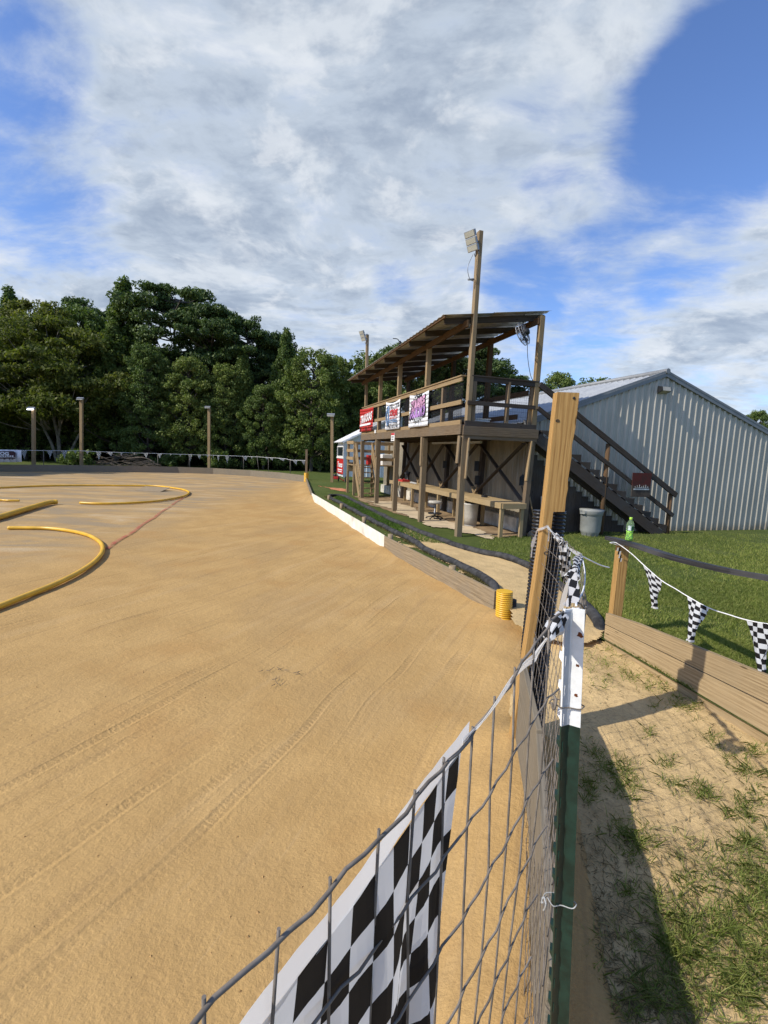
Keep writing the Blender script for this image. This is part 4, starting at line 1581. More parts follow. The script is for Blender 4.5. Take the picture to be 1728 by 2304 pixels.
# white board: one face screwed on the planks
wt = thing('white_board_wall', 'long white stained board facing the dirt along the track edge', 'board wall', (PL_MID + PL_FAR) / 2)
mb = MB()
nd = (PL_FAR - PL_MID).normalized()
nn = Vector((-nd.y, nd.x, 0))
for i in range(3):
    p, q = PL_MID.lerp(PL_FAR, i / 3), PL_MID.lerp(PL_FAR, (i + 1) / 3)
    mb.beam(p + nn * .01 + Vector((0, 0, .13)), q + nn * .01 - nd * .004 + Vector((0, 0, .13)), .015, .40)
mb.split('white_board', M_wboard, wt)
mb = MB()
for i in range(3):
    p, q = PL_MID.lerp(PL_FAR, i / 3), PL_MID.lerp(PL_FAR, (i + 1) / 3)
    mb.beam(p - nn * .02 + Vector((0, 0, .14)), q - nn * .02 - nd * .004 + Vector((0, 0, .14)), .038, .33)
mb.split('backing_plank', M_wplank, wt)
wall_boards('dark_board_wall', 'short dark board wall beyond the white board at the track edge', PL_FAR, PL_END, (.2, .18), .04, M_wgreyplank)
for i, (u, v) in enumerate(((1010, 1281), (873, 1208), (815, 1168), (765, 1137), (737, 1118))):
    p = at(u, v, .30)
    mb = MB()
    mb.tube([Vector((p.x + .05, p.y, .05)), Vector((p.x + .05, p.y, .36))], .055, 10)
    tag(mb.build('wooden_peg', M_wplank), ['round wooden peg behind the plank wall near the yellow sleeve', 'round wooden peg where the white board meets the plank wall', 'wooden peg behind the middle of the white board', 'wooden peg behind the white board, beside the far turf', 'wooden peg behind the far end of the white board'][i], 'peg', 'pegs behind the track boards')
# far boards, following the curve
fb = thing('curved_board_wall', 'low dark grey board wall curving round the far side of the dirt track', 'board wall', far_pts[4])
fpath = [PL_END + Vector((.0, .3, 0))] + far_pts[:10] + [Vector((-27.5, 27, 0)), Vector((-31, 22, 0))]
for a, b in zip(fpath[1:-1], fpath[2:]):
    n = max(1, round((b - a).length / 2.4))
    for i in range(n):
        mb = MB()
        p, q = a.lerp(b, i / n), a.lerp(b, (i + 1) / n)
        mb.beam(p + Vector((0, 0, .20 + random.uniform(-.01, .01))), q + Vector((0, 0, .20)), .04, .47)
        mb.build('board', M_wgreyplank, fb)


def ground_path(px, z, n=8):
    return smooth_path([at(u, v, z) for u, v in px], n)


outer = [(741, 1114), (760, 1113), (776, 1116), (805, 1130), (841, 1148), (895, 1174), (960, 1200), (1020, 1222), (1080, 1239), (1140, 1252), (1200, 1275), (1262, 1316), (1312, 1355), (1345, 1392), (1360, 1432)]
inner_ = [(743, 1118), (752, 1124), (787, 1142), (823, 1162), (877, 1189), (931, 1216), (960, 1234), (1018, 1261), (1072, 1287), (1104, 1309), (1122, 1328)]
mb = MB()
pp = ground_path(outer, .27)
for i, p in enumerate(pp):
    p.z = .238 + .03 * float(vnoise(p.x * 2, p.y * 2)) - .05 * max(0, i - len(pp) + 8)
pp.append(pp[-1] + Vector((.05, -.05, -.15)))
mb.tube(pp, [.060 * (.92 + .16 * float(vnoise(p_.x * 3, p_.y * 3, 1))) for p_ in pp], 12)
tag(mb.build('drain_pipe', M_pipe_s), 'long black drain pipe on the grass nearer the stand, ending by the retaining boards', 'drain pipe', 'black pipes along the track edge')
mb = MB()
pp = ground_path(inner_, .27)
for i, p in enumerate(pp):
    p.z = .238 + .03 * float(vnoise(p.x * 2, p.y * 2 + 4))
    if i > len(pp) - 6:
        p.z -= .035 * (i - len(pp) + 6)
mb.tube(pp, [.060 * (.92 + .16 * float(vnoise(p_.x * 3, p_.y * 3, 1))) for p_ in pp], 12)
tag(mb.build('drain_pipe', M_pipe_s), 'long black drain pipe beside the plank wall, running to the yellow sleeve', 'drain pipe', 'black pipes along the track edge')


def corrugated(path, r, pitch, depth, n=20):
    P = [Vector(p) for p in path]
    Ls = [0]
    for a, b in zip(P[:-1], P[1:]):
        Ls.append(Ls[-1] + (b - a).length)
    tot = Ls[-1]
    pts, rr = [], []
    t = 0
    while t <= tot:
        for q, dr in ((0, 0), (.12, -depth), (.42, -depth), (.54, 0), (.8, .0)):
            tt = min(t + q * pitch, tot)
            for i in range(len(P) - 1):
                if Ls[i + 1] >= tt - 1e-9:
                    f = (tt - Ls[i]) / max(1e-9, Ls[i + 1] - Ls[i])
                    pts.append(P[i].lerp(P[i + 1], f))
                    break
            rr.append(r + dr)
        t += pitch
    mb = MB()
    mb.tube(pts, rr, n, True)
    return mb


yc = Vector((1.50, 5.62, .0))
ys_ = thing('yellow_sleeve', 'upright yellow corrugated pipe sleeve at the end of the plank wall', 'pipe', yc)
mb = corrugated([yc + Vector((0, 0, -.03)), yc + Vector((-.01, .01, .415))], .098, .0255, .013, 28)
mb.build('corrugated_sleeve', M_pipe_y, ys_)
mb = MB()
mb.tube([yc + Vector((.115, .05, -.03)), yc + Vector((.10, .06, .30))], .055, 14)
mb.build('inner_pipe', M_pipe_s, ys_)

# yellow lane pipes in the infield
def lane_pipe(px, label, r=.038, lift=.0):
    pts = ground_path(px, r)
    for p in pts:
        p.z = r + .012 + lift
    mb = MB()
    mb.tube(pts, r, 12)
    return tag(mb.build('lane_pipe', M_pipe_y, None), label, 'lane pipe', 'yellow lane pipes on the dirt')


lane_pipe([(18, 1189), (60, 1189), (110, 1190), (160, 1196), (200, 1206), (226, 1222), (231, 1240), (216, 1262), (180, 1288), (120, 1318), (60, 1342), (0, 1366), (-80, 1396), (-160, 1424)], 'hooked yellow pipe on the dirt nearest the camera')
lane_pipe([(180, 1132), (230, 1134), (300, 1132), (360, 1127), (410, 1118), (425, 1110), (418, 1104), (395, 1099), (350, 1094), (280, 1093), (180, 1092.5), (90, 1094), (0, 1098), (-120, 1105)], 'longest yellow pipe looping round the far end of the infield')
lane_pipe([(128, 1130), (108, 1132), (60, 1146), (0, 1164), (-60, 1180)], 'thick short yellow pipe between the two loops at the left edge', .072)
lane_pipe([(44, 1127), (20, 1127), (0, 1126), (-60, 1126)], 'thin straight yellow pipe piece at the left edge behind the thick one', .034)
mb = MB()
a, b = at(316, 1096.5, .12), at(372, 1099.5, .12)
mb.beam(a + Vector((0, 0, -.05)), b + Vector((0, 0, -.05)), .75, .02, (0.1, -.2, 1))
tag(mb.build('plywood_sheet', M_wplank), 'small plywood ramp sheet lying against the far yellow pipe', 'plywood')
# red start line sprayed on the dirt
ln = []
a, b = at(240, 1237, 0), at(412, 1120, 0)
dd = (b - a).normalized()
nn2 = Vector((-dd.y, dd.x, 0))


def redline_mat():
    mt, k = material('faded_red_chalk', .95, 0, .05)
    p = pos(k)
    f = k.noise(p, 4.0, 6, .7)
    f2 = k.noise(p, 1.1, 3, .6)
    k.put(k.b.inputs['Base Color'], k.mix(k.rng(f, .35, .65), (.40, .10, .075), (.47, .24, .14)))
    tr = k.n('ShaderNodeBsdfTransparent')
    fac = k.math('MULTIPLY', k.rng(f, .8, .3, .25, .8), k.rng(f2, .30, .42, .25, 1))
    mx = k.n('ShaderNodeMixShader', ins={0: fac, 1: tr.outputs[0], 2: k.b.outputs[0]})
    k.t.links.new(mx.outputs[0], k.o.inputs[0])
    return mt


N = 120
XX = np.zeros((N, 3)); YY = np.zeros((N, 3)); ZZ = np.zeros((N, 3))
for i in range(N):
    p = a.lerp(b, i / (N - 1))
    for j in range(3):
        q = p + nn2 * (.045 * (j - 1) + .02 * math.sin(i * .21))
        XX[i, j], YY[i, j] = q.x, q.y
ZZ = .018 + (fbm(XX * .7, YY * .7, 3) - .45) * .03 + (fbm(XX * 5, YY * 5, 3, 1) - .45) * .014
tag(grid_mesh('painted_line', XX, YY, ZZ, redline_mat()), kind='structure')

# ------------------------------------------------------------------ far side: light posts, pennants, banner, brush
def light_post(u, v, vtop, wpx, label, lit=False, Y=None, side=-1):
    b = at(u, v, .2) if Y is None else Vector((atY(u, v, Y).x, Y, .2))
    top = atY(u, vtop, b.y)
    h = top.z - .2
    w = wpx / F_PX * b.y * .74
    t = thing('light_post', label, 'light post', b, 'light posts round the track')
    mb = MB()
    mb.beam(b + Vector((0, 0, -.1)), Vector((top.x, b.y, .2 + h)), w, w, (1, 0, 0))
    mb.build('post', M_wtan, t)
    mb = MB()
    c = Vector((top.x + side * w * .35, b.y - w * .7, .2 + h + .04))
    mb.beam(c + Vector((-.22, 0, .02)), c + Vector((.22, 0, .02)), .18, .10, (0, -.5, 1))
    mb.build('lamp_head', M_grey, t)
    mb = MB()
    mb.beam(c + Vector((-.2, -.06, -.045)), c + Vector((.2, -.06, -.045)), .17, .04, (0, -.5, 1))
    mb.build('lens', M_emit if lit else M_lamp, t)
    return t


light_post(75.5, 1047, 921, 8, 'pale wooden light post with its lamp lit, at the left', True, side=-1, Y=31.5)
light_post(183, 1047, 899, 7.5, 'tall pale wooden light post with an unlit lamp, right of the lit one', side=0, Y=33.6)
light_post(470.5, 1052, 918, 7.5, 'pale wooden light post before the middle of the wood', side=-1, Y=39.2)
light_post(747, 1085, 936, 8, 'darker wooden light post beside the blue shed', side=-1)

bunt = thing('pennant_string', 'white cord of small checkered pennants along the far side of the track', 'pennant string', at(300, 1040, .2))
# px of the cord
cord = [(48, 1013), (75, 1013.5), (130, 1014), (185, 1014.5), (240, 1017), (300, 1019), (360, 1020.5), (400, 1022), (440, 1023), (470, 1024), (530, 1026), (560, 1027), (600, 1029), (640, 1032), (655, 1035), (688, 1036)]


def farY(u):
    return float(np.interp(u, [-120, 0, 100, 200, 300, 400, 480, 563, 630, 690], [27.2, 29.4, 31.2, 33, 35, 37.2, 38.5, 38.5, 34.5, 30.8]))


pp = [atY(u, v, farY(u)) for u, v in cord]
mb = MB()
mb.tube(smooth_path(pp, 4), .012, 5)
mb.build('cord', M_cord, bunt)
for (u, wpx, hpx, lean) in ((54, 12, 20, 0), (112, 13, 17, .0), (144, 14, 18, .1), (169, 7, 6, .2), (196, 9, 6, .3), (222, 13, 16, 0), (247, 13, 8, .5), (273, 6, 7, 0), (302, 4, 4, 0), (328, 11, 11, .2), (359, 11, 10, .1), (384, 5, 4, 0), (406, 4, 5, 0), (428, 9, 15, 0), (448, 9, 9, .3), (467, 5, 5, .2), (480, 2, 8, 0), (491, 6, 13, 0), (511, 9, 16, .1), (550, 12, 9, .6), (566, 5, 5, .2), (600, 6, 5, .5), (610, 9, 6, .7), (633, 13, 6, .9), (663, 11, 10, .8), (682, 9, 10, .6)):
    Y = farY(u)
    v = float(np.interp(u, [c[0] for c in cord], [c[1] for c in cord]))
    s_ = Y / F_PX
    p = atY(u, v, Y)
    mb = MB()
    w, h = wpx * s_, hpx * s_ * 1.05
    tip = p + Vector((lean * w * .5, -.05 * lean, -h))
    l_, r_ = p + Vector((-w / 2, 0, 0)), p + Vector((w / 2, .1 * lean, 0))
    nsub = 5
    for i in range(nsub):
        t0, t1 = i / nsub, (i + 1) / nsub
        bow0, bow1 = [.06 * w * math.sin(3 * q + u) for q in (t0, t1)]
        pts = [l_.lerp(tip, t0) + Vector((0, bow0, 0)), l_.lerp(tip, t1) + Vector((0, bow1, 0)), r_.lerp(tip, t1) - Vector((0, bow1, 0)), r_.lerp(tip, t0) - Vector((0, bow0, 0))]
        uvs = [(3 * t0, 9 * (1 - t0)), (3 * t1, 9 * (1 - t1)), (6 - 3 * t1, 9 * (1 - t1)), (6 - 3 * t0, 9 * (1 - t0))]
        mb.face(pts, uvs)
    mb.build('pennant', M_chk, bunt)
for i, u in enumerate((98, 355, 426, 548, 578, 604, 653)):
    Y = farY(u)
    vb, vt = {98: (1046, 1013), 355: (1050, 1021), 426: (1048, 1024), 548: (1055, 1027), 578: (1056, 1026), 604: (1058, 1030), 653: (1064, 1034)}[u]
    p, q = atY(u + (5 if u == 578 else 0), vb, Y), atY(u, vt, Y)
    mb = MB()
    mb.tube([Vector((p.x, p.y, .15)), q + Vector((0, 0, .04))], .022, 6)
    tag(mb.build('fence_stake', M_wire), ['thin grey stake right of the lit light post', 'thin stake at the right end of the brush pile', 'thin stake left of the middle light post', 'thin stake under the sagging pennants of the right half', 'thin leaning stake between two upright ones in the right half', 'thin stake two places left of the yellow footed post', 'thin stake nearest the yellow footed post'][i], 'stake', 'stakes holding the far pennant string')
ep = thing('end_post', 'grey wooden post with a yellow foot sleeve ending the far boards', 'post', at(689, 1086, 0))
b_ = at(689, 1086, 0)
tp_ = atY(690, 1011, b_.y)
mb = MB()
mb.beam(b_, tp_, .13, .13, (1, 0, 0))
mb.build('post', M_wgrey, ep)
mb = corrugated([b_, b_ + Vector((0, 0, .62))], .15, .05, .01, 16)
mb.build('yellow_foot', M_pipe_y, ep)
# banner at the far left
Yb = 28.6
p0, p1 = atY(-62, 1010, Yb), atY(47.5, 1012.5, Yb)
q0, q1 = atY(-62, 1041, Yb), atY(48.5, 1039.5, Yb)
db = thing('white_banner', 'white banner with dark kennel shaped lettering at the far left of the track', 'banner', (p0 + p1) / 2)
mb = MB()
for i in range(8):
    a0, a1 = i / 8, (i + 1) / 8
    wv0, wv1 = .03 * math.sin(a0 * 9), .03 * math.sin(a1 * 9)
    mb.face([q0.lerp(q1, a0) + Vector((0, wv0, 0)), q0.lerp(q1, a1) + Vector((0, wv1, 0)), p0.lerp(p1, a1) + Vector((0, wv1, 0)), p0.lerp(p1, a0) + Vector((0, wv0, 0))], [(a0, 0), (a1, 0), (a1, 1), (a0, 1)], True)
mb.build('vinyl_sheet', M_ban_white, db, solid=.004)


def bp(u, v, off=-.05):
    p = atY(u, v, Yb)
    return p + Vector((0, off, 0))


mb = MB()
mb.face([bp(-50, 1015), bp(-50, 1029.5), bp(36, 1028.5), bp(36, 1019.8), bp(39.5, 1020.6), bp(32, 1015)])
mb.build('kennel_shape', M_ink_dark, db, solid=.004)
mb = MB()
mb.face([bp(-50, 1031), bp(-50, 1033), bp(36, 1032), bp(36, 1030)])
for u in (12, 23, 30):
    mb.face([bp(u - 2, 1031.6), bp(u, 1034.8), bp(u + 2, 1031.4)])
mb.build('underline', M_ink_dark, db, solid=.004)
text_part('lettering', 'BIG DOG', .255, frame(bp(-5, 1020.6, -.06), (p1 - p0), (0, 0, 1)), M_ink_white, db, 0, .001, 1.36, .012)
mb = MB()
for i in range(15):
    mb.face([bp(-46 + i * 5.3, 1025, -.058), bp(-46 + i * 5.3, 1027.6, -.058), bp(-42.2 + i * 5.3, 1027.6, -.058), bp(-42.2 + i * 5.3, 1025, -.058)])
mb.build('text_bar', M_ink_white, db, solid=.002)

# brush pile
br = thing('brush_pile', 'pile of dead grey branches on the ground behind the far boards', 'brush pile', at(270, 1046, .2))
rr = random.Random(5)
mb = MB()
for i in range(75):
    u = rr.uniform(212, 345)
    Y = rr.uniform(36.2, 38.6)
    hmax = .85 * math.exp(-((u - 275) / 50) ** 2) + .2
    c = atY(u, 1046, Y)
    c.z = .2 + rr.uniform(.05, hmax)
    a = rr.uniform(-.5, .5) + (math.pi if rr.random() < .5 else 0)
    l = rr.uniform(.5, 2.2)
    d = Vector((math.cos(a), rr.uniform(-.5, .5), rr.uniform(-.22, .3))) * l
    r0 = rr.uniform(.008, .04)
    pts = [c - d * .5, c - d * .2 + Vector((0, 0, rr.uniform(-.1, .12))), c + d * .2 + Vector((0, 0, rr.uniform(-.1, .14))), c + d * .5]
    for p in pts:
        p.z = max(.22, p.z)
    mb.tube(smooth_path(pts, 3), list(np.linspace(r0, r0 * .35, 10)), 5)
pts = [atY(285, 1032, 37), atY(320, 1030, 37), atY(340, 1036, 37), atY(352, 1047, 37)]
mb.tube(smooth_path(pts, 5), list(np.linspace(.07, .035, 16)), 6)
mb.build('branches', M_stick, br)

# shed, landing and its stairs beyond the stand
sh = thing('shed', 'small pale blue shed with a white sloping roof beyond the far end of the stand', 'shed', L(19.5, 2.5, GZ0))
SW0, SW1, SS0, SS1 = 1.5, 5.0, 18.45, 20.7
ribbed_wall((SW1 - SW0, lambda t: L(SS0, SW0 + t, 0)), lambda t: 2.58 + .55 * t, .55, -DS, .3, .02, 'front_wall', M_shedwall, sh, False)
mb = MB()
mb.face([L(SS1, SW0, .5), L(SS0, SW0, .5), L(SS0, SW0, 2.58), L(SS1, SW0, 2.58)])
mb.build('window_wall', plain('white_board_siding', (.6, .62, .62), .7, 0, .3, .1, 3), sh)
mb = MB()
mb.beam(L(SS0 - .03, SW0 - .05, .5), L(SS0 - .03, SW0 - .05, 2.56), .12, .12, DW)
mb.beam(L(SS0, SW0 - .04, 1.66), L(SS1, SW0 - .04, 1.66), .06, .10)
mb.split('corner_trim', M_white, sh)
wn = MB()
wn.beam(L(SS0 + .35, SW0 - .03, 2.02), L(SS1 - .25, SW0 - .03, 2.02), .04, .58)
wno = wn.build('window', M_glass, sh)
mb = MB()
for (a, b) in (((SS0 + .3, 1.73), (SS1 - .2, 1.73)), ((SS0 + .3, 2.33), (SS1 - .2, 2.33)), ((SS0 + .32, 1.73), (SS0 + .32, 2.33)), ((SS1 - .22, 1.73), (SS1 - .22, 2.33))):
    mb.beam(L(a[0], SW0 - .055, a[1]), L(b[0], SW0 - .055, b[1]), .05, .06, DW if a[0] == b[0] else (0, 0, 1))
fr_ = mb.build('frame', M_white, sh)
mb = MB()
mb.beam(L(SS0 - .35, SW0 - .25, 2.56), L(SS0 - .35, SW1, 4.55), .06, .10)
mb.face([L(SS0 - .38, SW0 - .25, 2.61), L(SS0 - .38, SW1, 4.61), L(SS1 + .2, SW1, 4.61), L(SS1 + .2, SW0 - .25, 2.61)][::-1])
mb.face([L(SS0 - .38, SW0 - .25, 2.57), L(SS0 - .38, SW1, 4.57), L(SS1 + .2, SW1, 4.57), L(SS1 + .2, SW0 - .25, 2.57)])
mb.build('roof', M_white, sh)
mb = MB()
for s in (SS0 + .1, SS1 - .1):
    for w in (SW0 + .05, 3.2, 4.9):
        mb.beam(L(s, w, .05), L(s, w, .56), .1, .1, DW)
mb.split('support_post', M_wgrey, sh)
rb = thing('red_banner', 'red banner with white script below the window of the blue shed', 'banner', L(19.5, 1.44, .62))
mb = MB()
mb.face([L(20.5, 1.43, .66), L(18.6, 1.43, .66), L(18.6, 1.43, 1.58), L(20.5, 1.43, 1.58)], [(0, .5), (1, .5), (1, 1), (0, 1)])
mb.build('vinyl_sheet', M_ban_red, rb, solid=.004)
text_part('lettering', 'Traxxas', .46, frame(L(19.55, 1.415, 1.22), -DS, (0, 0, 1)), M_ink_white, rb, .2, .001, .95, .012)
mb = MB()
mb.beam(L(20.2, 1.42, .92), L(18.9, 1.42, .92), .006, .06)
mb.beam(L(20.1, 1.42, .80), L(19.0, 1.42, .80), .006, .05)
mb.split('text_line', M_ink_white, rb)

ls = thing('landing_stairs', 'pale timber steps with a railed landing beyond the far end of the stand', 'stairs', L(10.8, .6, GZ0))
A0, A1, AZ = 9.0, 9.95, 1.47
for w in (.02, .74):
    mb = MB()
    mb.beam(L(A0, w, .22), L(A1, w, AZ), .045, .22)
    mb.build('stringer', M_wtan, ls)
    mb = MB()
    mb.beam(L(A0 - .05, w, 1.05), L(A1, w, 2.38), .045, .10)
    mb.beam(L(A0 - .02, w, .72), L(A1, w, 2.03), .04, .08)
    mb.split('handrail', M_wtan, ls)
mb = MB()
for i in range(6):
    f = (i + .6) / 6
    s = A0 + (A1 - A0) * f
    mb.beam(L(s, .045, .24 + (AZ - .24) * f), L(s, .715, .24 + (AZ - .24) * f), .22, .035)
mb.split('tread', M_wtan, ls)
mb = MB()
B1 = 11.2
for (s, w, z) in ((A1, .0, 2.45), (B1, .02, 2.45), (A1, .78, 2.45), (A1, 1.9, 2.45), (B1, 1.9, 2.45), (B1, .40, 2.45)):
    mb.beam(L(s, w, .1), L(s, w, z), .09, .09, DW)
mb.split('post', M_wtan, ls)
mb = MB()
for q in range(9):
    mb.beam(L(A1 + .07 + q * .14, -.02, AZ), L(A1 + .07 + q * .14, 1.95, AZ), .13, .035)
mb.build('platform', M_wtan, ls)
mb = MB()
for z in (1.75, 2.08, 2.42):
    mb.beam(L(A1 - .05, .82, z), L(A1 - .05, 1.9, z), .04, .13)
    mb.beam(L(B1 + .06, -.02, z), L(B1 + .06, 1.95, z), .04, .13)
    mb.beam(L(A1, -.05, z), L(B1, -.05, z), .04, .13)
mb.beam(L(B1 - .05, .0, 1.36), L(B1 - .05, .40, 1.36), .04, .40)
mb.split('rail', M_wtan, ls)
mb = MB()
mb.beam(L(10.6, 1.35, 1.73), L(10.6, 1.8, 1.73), .45, .48)
tag(mb.build('white_cooler', M_white, bevel=.02), 'white cooler box standing on the landing beyond the stand', 'cooler')
mb = MB()
mb.beam(L(10.75, .75, 1.70), L(10.75, 1.15, 1.70), .3, .42)
tag(mb.build('red_fuel_can', M_red, bevel=.03), 'faded red container on the landing beside the white cooler', 'container')
# mower-like red machine and orange cord mat
mo = thing('red_tiller', 'small red garden machine on the grass in front of the blue shed', 'garden machine', at(754, 1083, .2))
m0 = at(754, 1083, .2)
mb = MB()
for dx in (-.25, .2):
    mb.tube([m0 + Vector((dx, 0, .16)) + Vector((0, math.cos(a), math.sin(a))) * .13 for a in np.linspace(0, 6.283, 14)], .035, 6, False)
mb.split('wheel', M_black, mo)
mb = MB()
mb.beam(m0 + Vector((-.2, 0, .22)), m0 + Vector((.2, 0, .22)), .34, .16)
mb.tube([m0 + Vector((.2, 0, .25)), m0 + Vector((.6, 0, .02))], .035, 6)
mb.build('deck', M_red, mo, bevel=.02)
mb = MB()
mb.tube(smooth_path([m0 + Vector((-.1, 0, .25)), m0 + Vector((-.15, .25, .6)), m0 + Vector((.1, .3, .62)), m0 + Vector((.15, 0, .25))]), .02, 6)
mb.lathe(m0 + Vector((0, 0, .28)), [(.1, 0), (.1, .14), (.06, .16)], 10)
mb.build('engine_and_handle', M_black, mo)
patch('orange_dirt', [at(u, v, .2) for u, v in ((715, 1092), (745, 1098), (781, 1100), (781, 1107), (752, 1104), (735, 1098))], .206, plain('orange_clay', (.5, .2, .1), .95, 0, .1, .2, 3))

# ------------------------------------------------------------------ foreground: fence, posts, pennants
FA = Vector((-.0976, .2469, 0))
FN = Vector((-.7803, .6254, 0))                # towards the track


def FP(s, z, off=0.0):
    return FA + FEN_DIR * s + FN * off + Vector((0, 0, z))


def strip(mb, path, width, side, uvx=1.0, uvw=1.0):
    P = [Vector(p) for p in path]
    mb.st.append((len(mb.v), len(mb.f), len(mb.uv)))
    acc = 0
    for i in range(len(P) - 1):
        s0 = side(i / (len(P) - 1)) if callable(side) else Vector(side)
        s1 = side((i + 1) / (len(P) - 1)) if callable(side) else Vector(side)
        w0 = width(i / (len(P) - 1)) if callable(width) else width
        w1 = width((i + 1) / (len(P) - 1)) if callable(width) else width
        l = (P[i + 1] - P[i]).length
        mb.face([P[i] - s0 * w0 / 2, P[i + 1] - s1 * w1 / 2, P[i + 1] + s1 * w1 / 2, P[i] + s0 * w0 / 2],
                [(acc * uvx, 0), ((acc + l) * uvx, 0), ((acc + l) * uvx, w1 * uvw), (acc * uvx, w0 * uvw)], True)
        acc += l


fence = thing('wire_fence', 'welded wire mesh fence running from the foreground to the yellow pine post', 'fence', (.3, .8, .1))
_zs = [(-1.3, 1.67), (.0, 1.664), (.07, 1.661), (.19, 1.666), (.34, 1.686), (.43, 1.712), (.50, 1.742), (.56, 1.762), (.62, 1.768)]


def ftop(s):
    return float(np.interp(s, [a for a, b in _zs], [b for a, b in _zs]))


mb = MB()
ss = np.arange(-1.25, .63, .02)
for row in range(15):
    r = .0019 if row == 0 else .0015
    pts = []
    for s in ss:
        dz = (ftop(s) - 1.665) * max(0, 1 - row * .12)
        pts.append(FP(s, 1.665 + dz - row * .110 + .0022 * math.sin(s * 56 + row * 2), .004 * math.sin(s * 5 + row) + .0015 * math.sin(s * 112)))
    mb.tube(pts, r, 6, False)
s = .004 - .0562 * 22
while s < .615:
    zt = ftop(s)
    pts = [FP(s + .003 * math.sin(q * 2.1 + s * 40), zt + .006 - (zt + .006 - .08) * q / 14, .003 + .004 * math.sin(s * 5 + q)) for q in range(15)]
    mb.tube(pts, .0015, 6)
    s += .0562
mb.build('mesh_panel', M_wire, fence)
# second run, bowed outwards, to the wooden post
bow = smooth_path([(.345, .815, 1.755), (.43, .97, 1.70), (.562, 1.3, 1.658), (.70, 1.62, 1.633), (.83, 2.0, 1.612), (.94, 2.5, 1.592), (1.01, 2.96, 1.575)], 14)
Lb = [0]
for a, b in zip(bow[:-1], bow[1:]):
    Lb.append(Lb[-1] + (b - a).length)


def bowp(t):
    i = min(np.searchsorted(Lb, t, 'right') - 1, len(bow) - 2)
    f = (t - Lb[i]) / (Lb[i + 1] - Lb[i])
    return bow[i].lerp(bow[i + 1], f)


mb = MB()
for row in range(14):
    pts = []
    for t in np.linspace(0, Lb[-1] - .001, 60):
        p = bowp(t)
        f = row / 14
        sl = Vector((.345 + (.95 - .345) * t / Lb[-1], .82 + 2.15 * t / Lb[-1], 0))
        q = p.lerp(Vector((sl.x, sl.y, p.z)), f * .8)
        pts.append(Vector((q.x, q.y, p.z - row * .11 + .002 * math.sin(t * 56))))
    mb.tube(pts, .0016, 5, False)
t = .03
while t < Lb[-1]:
    p = bowp(t)
    sl = Vector((.345 + (.95 - .345) * t / Lb[-1], .82 + 2.15 * t / Lb[-1], 0))
    pts = []
    for q in range(9):
        f = q / 8
        x = p.lerp(Vector((sl.x, sl.y, p.z)), f * .8)
        pts.append(Vector((x.x, x.y, p.z + .004 - (p.z - .06) * f)))
    mb.tube(pts, .0015, 5)
    t += .102
mb.build('mesh_panel', M_wire, fence)

# steel T post
TP = thing('steel_post', 'white topped green steel fence post with studs and rust spots', 'post', (FEN_T.x, FEN_T.y, .1))
vd = Vector((FEN_T.x, FEN_T.y, 0)).normalized()
vx = Vector((vd.y, -vd.x, 0))


def tp(x, y, z):
    return Vector((.333 + (1.75 - z) * .052, .80, z)) + vx * x + vd * y


def plate(mb, a, b, th, z0, z1):
    """vertical plate from plan point a to b"""
    a2, b2 = Vector(a), Vector(b)
    d = (b2 - a2).normalized()
    n = Vector((-d.y, d.x)) * th / 2
    q = [a2 - n, b2 - n, b2 + n, a2 + n]
    lo = [tp(p.x, p.y, z0) for p in q]
    hi = [tp(p.x, p.y, z1) for p in q]
    for i in range(4):
        j = (i + 1) % 4
        mb.face([lo[i], lo[j], hi[j], hi[i]])
    mb.face(hi)
    mb.face(lo[::-1])


ZG = 1.537
F1, FM, F2, ST = (-.0150, -.0125), (-.0032, .0005), (.0075, .0125), (.0172, -.0015)
for z0, z1, mt, nm in ((.0, ZG, M_post_g, 'green_shaft'), (ZG, 1.748, M_post_w, 'white_tip')):
    mb = MB()
    plate(mb, F1, F2, .0034, z0, z1)
    plate(mb, FM, ST, .0034, z0, z1 + (.002 if z1 > 1.6 else 0))
    mb.build(nm, mt, TP)
mb = MB()
plate(mb, (-.0133, -.0143), (-.0052, -.0045), .0006, ZG + .0005, 1.745)
mb.build('painted_flange_shade', M_postgrey, TP)  # thin plate whose grey colour imitates shade on the white flange
mb, mbg = MB(), MB()
z = 1.715
while z > .15:
    b_ = tp(-.010, -.002, z)
    tgt = mb if z > ZG else mbg
    e = tp(-.0215, .002, z)
    up_ = Vector((0, 0, 1))
    sd_ = vd * .010
    hi, lo = up_ * .004, up_ * -.016
    A_ = [b_ - sd_ + lo, b_ + sd_ + lo, b_ + sd_ + hi, b_ - sd_ + hi]
    B_ = [e - sd_ * .7 - up_ * .003, e + sd_ * .7 - up_ * .003, e + sd_ * .7 + hi, e - sd_ * .7 + hi]
    tgt.st.append((len(tgt.v), len(tgt.f), len(tgt.uv)))
    for i in range(4):
        j = (i + 1) % 4
        tgt.face([A_[i], A_[j], B_[j], B_[i]])
    tgt.face(B_)
    z -= .053
mb.split('white_stud', M_post_w, TP)
mbg.split('green_stud', M_post_g, TP)
mb = MB()
rr = random.Random(3)
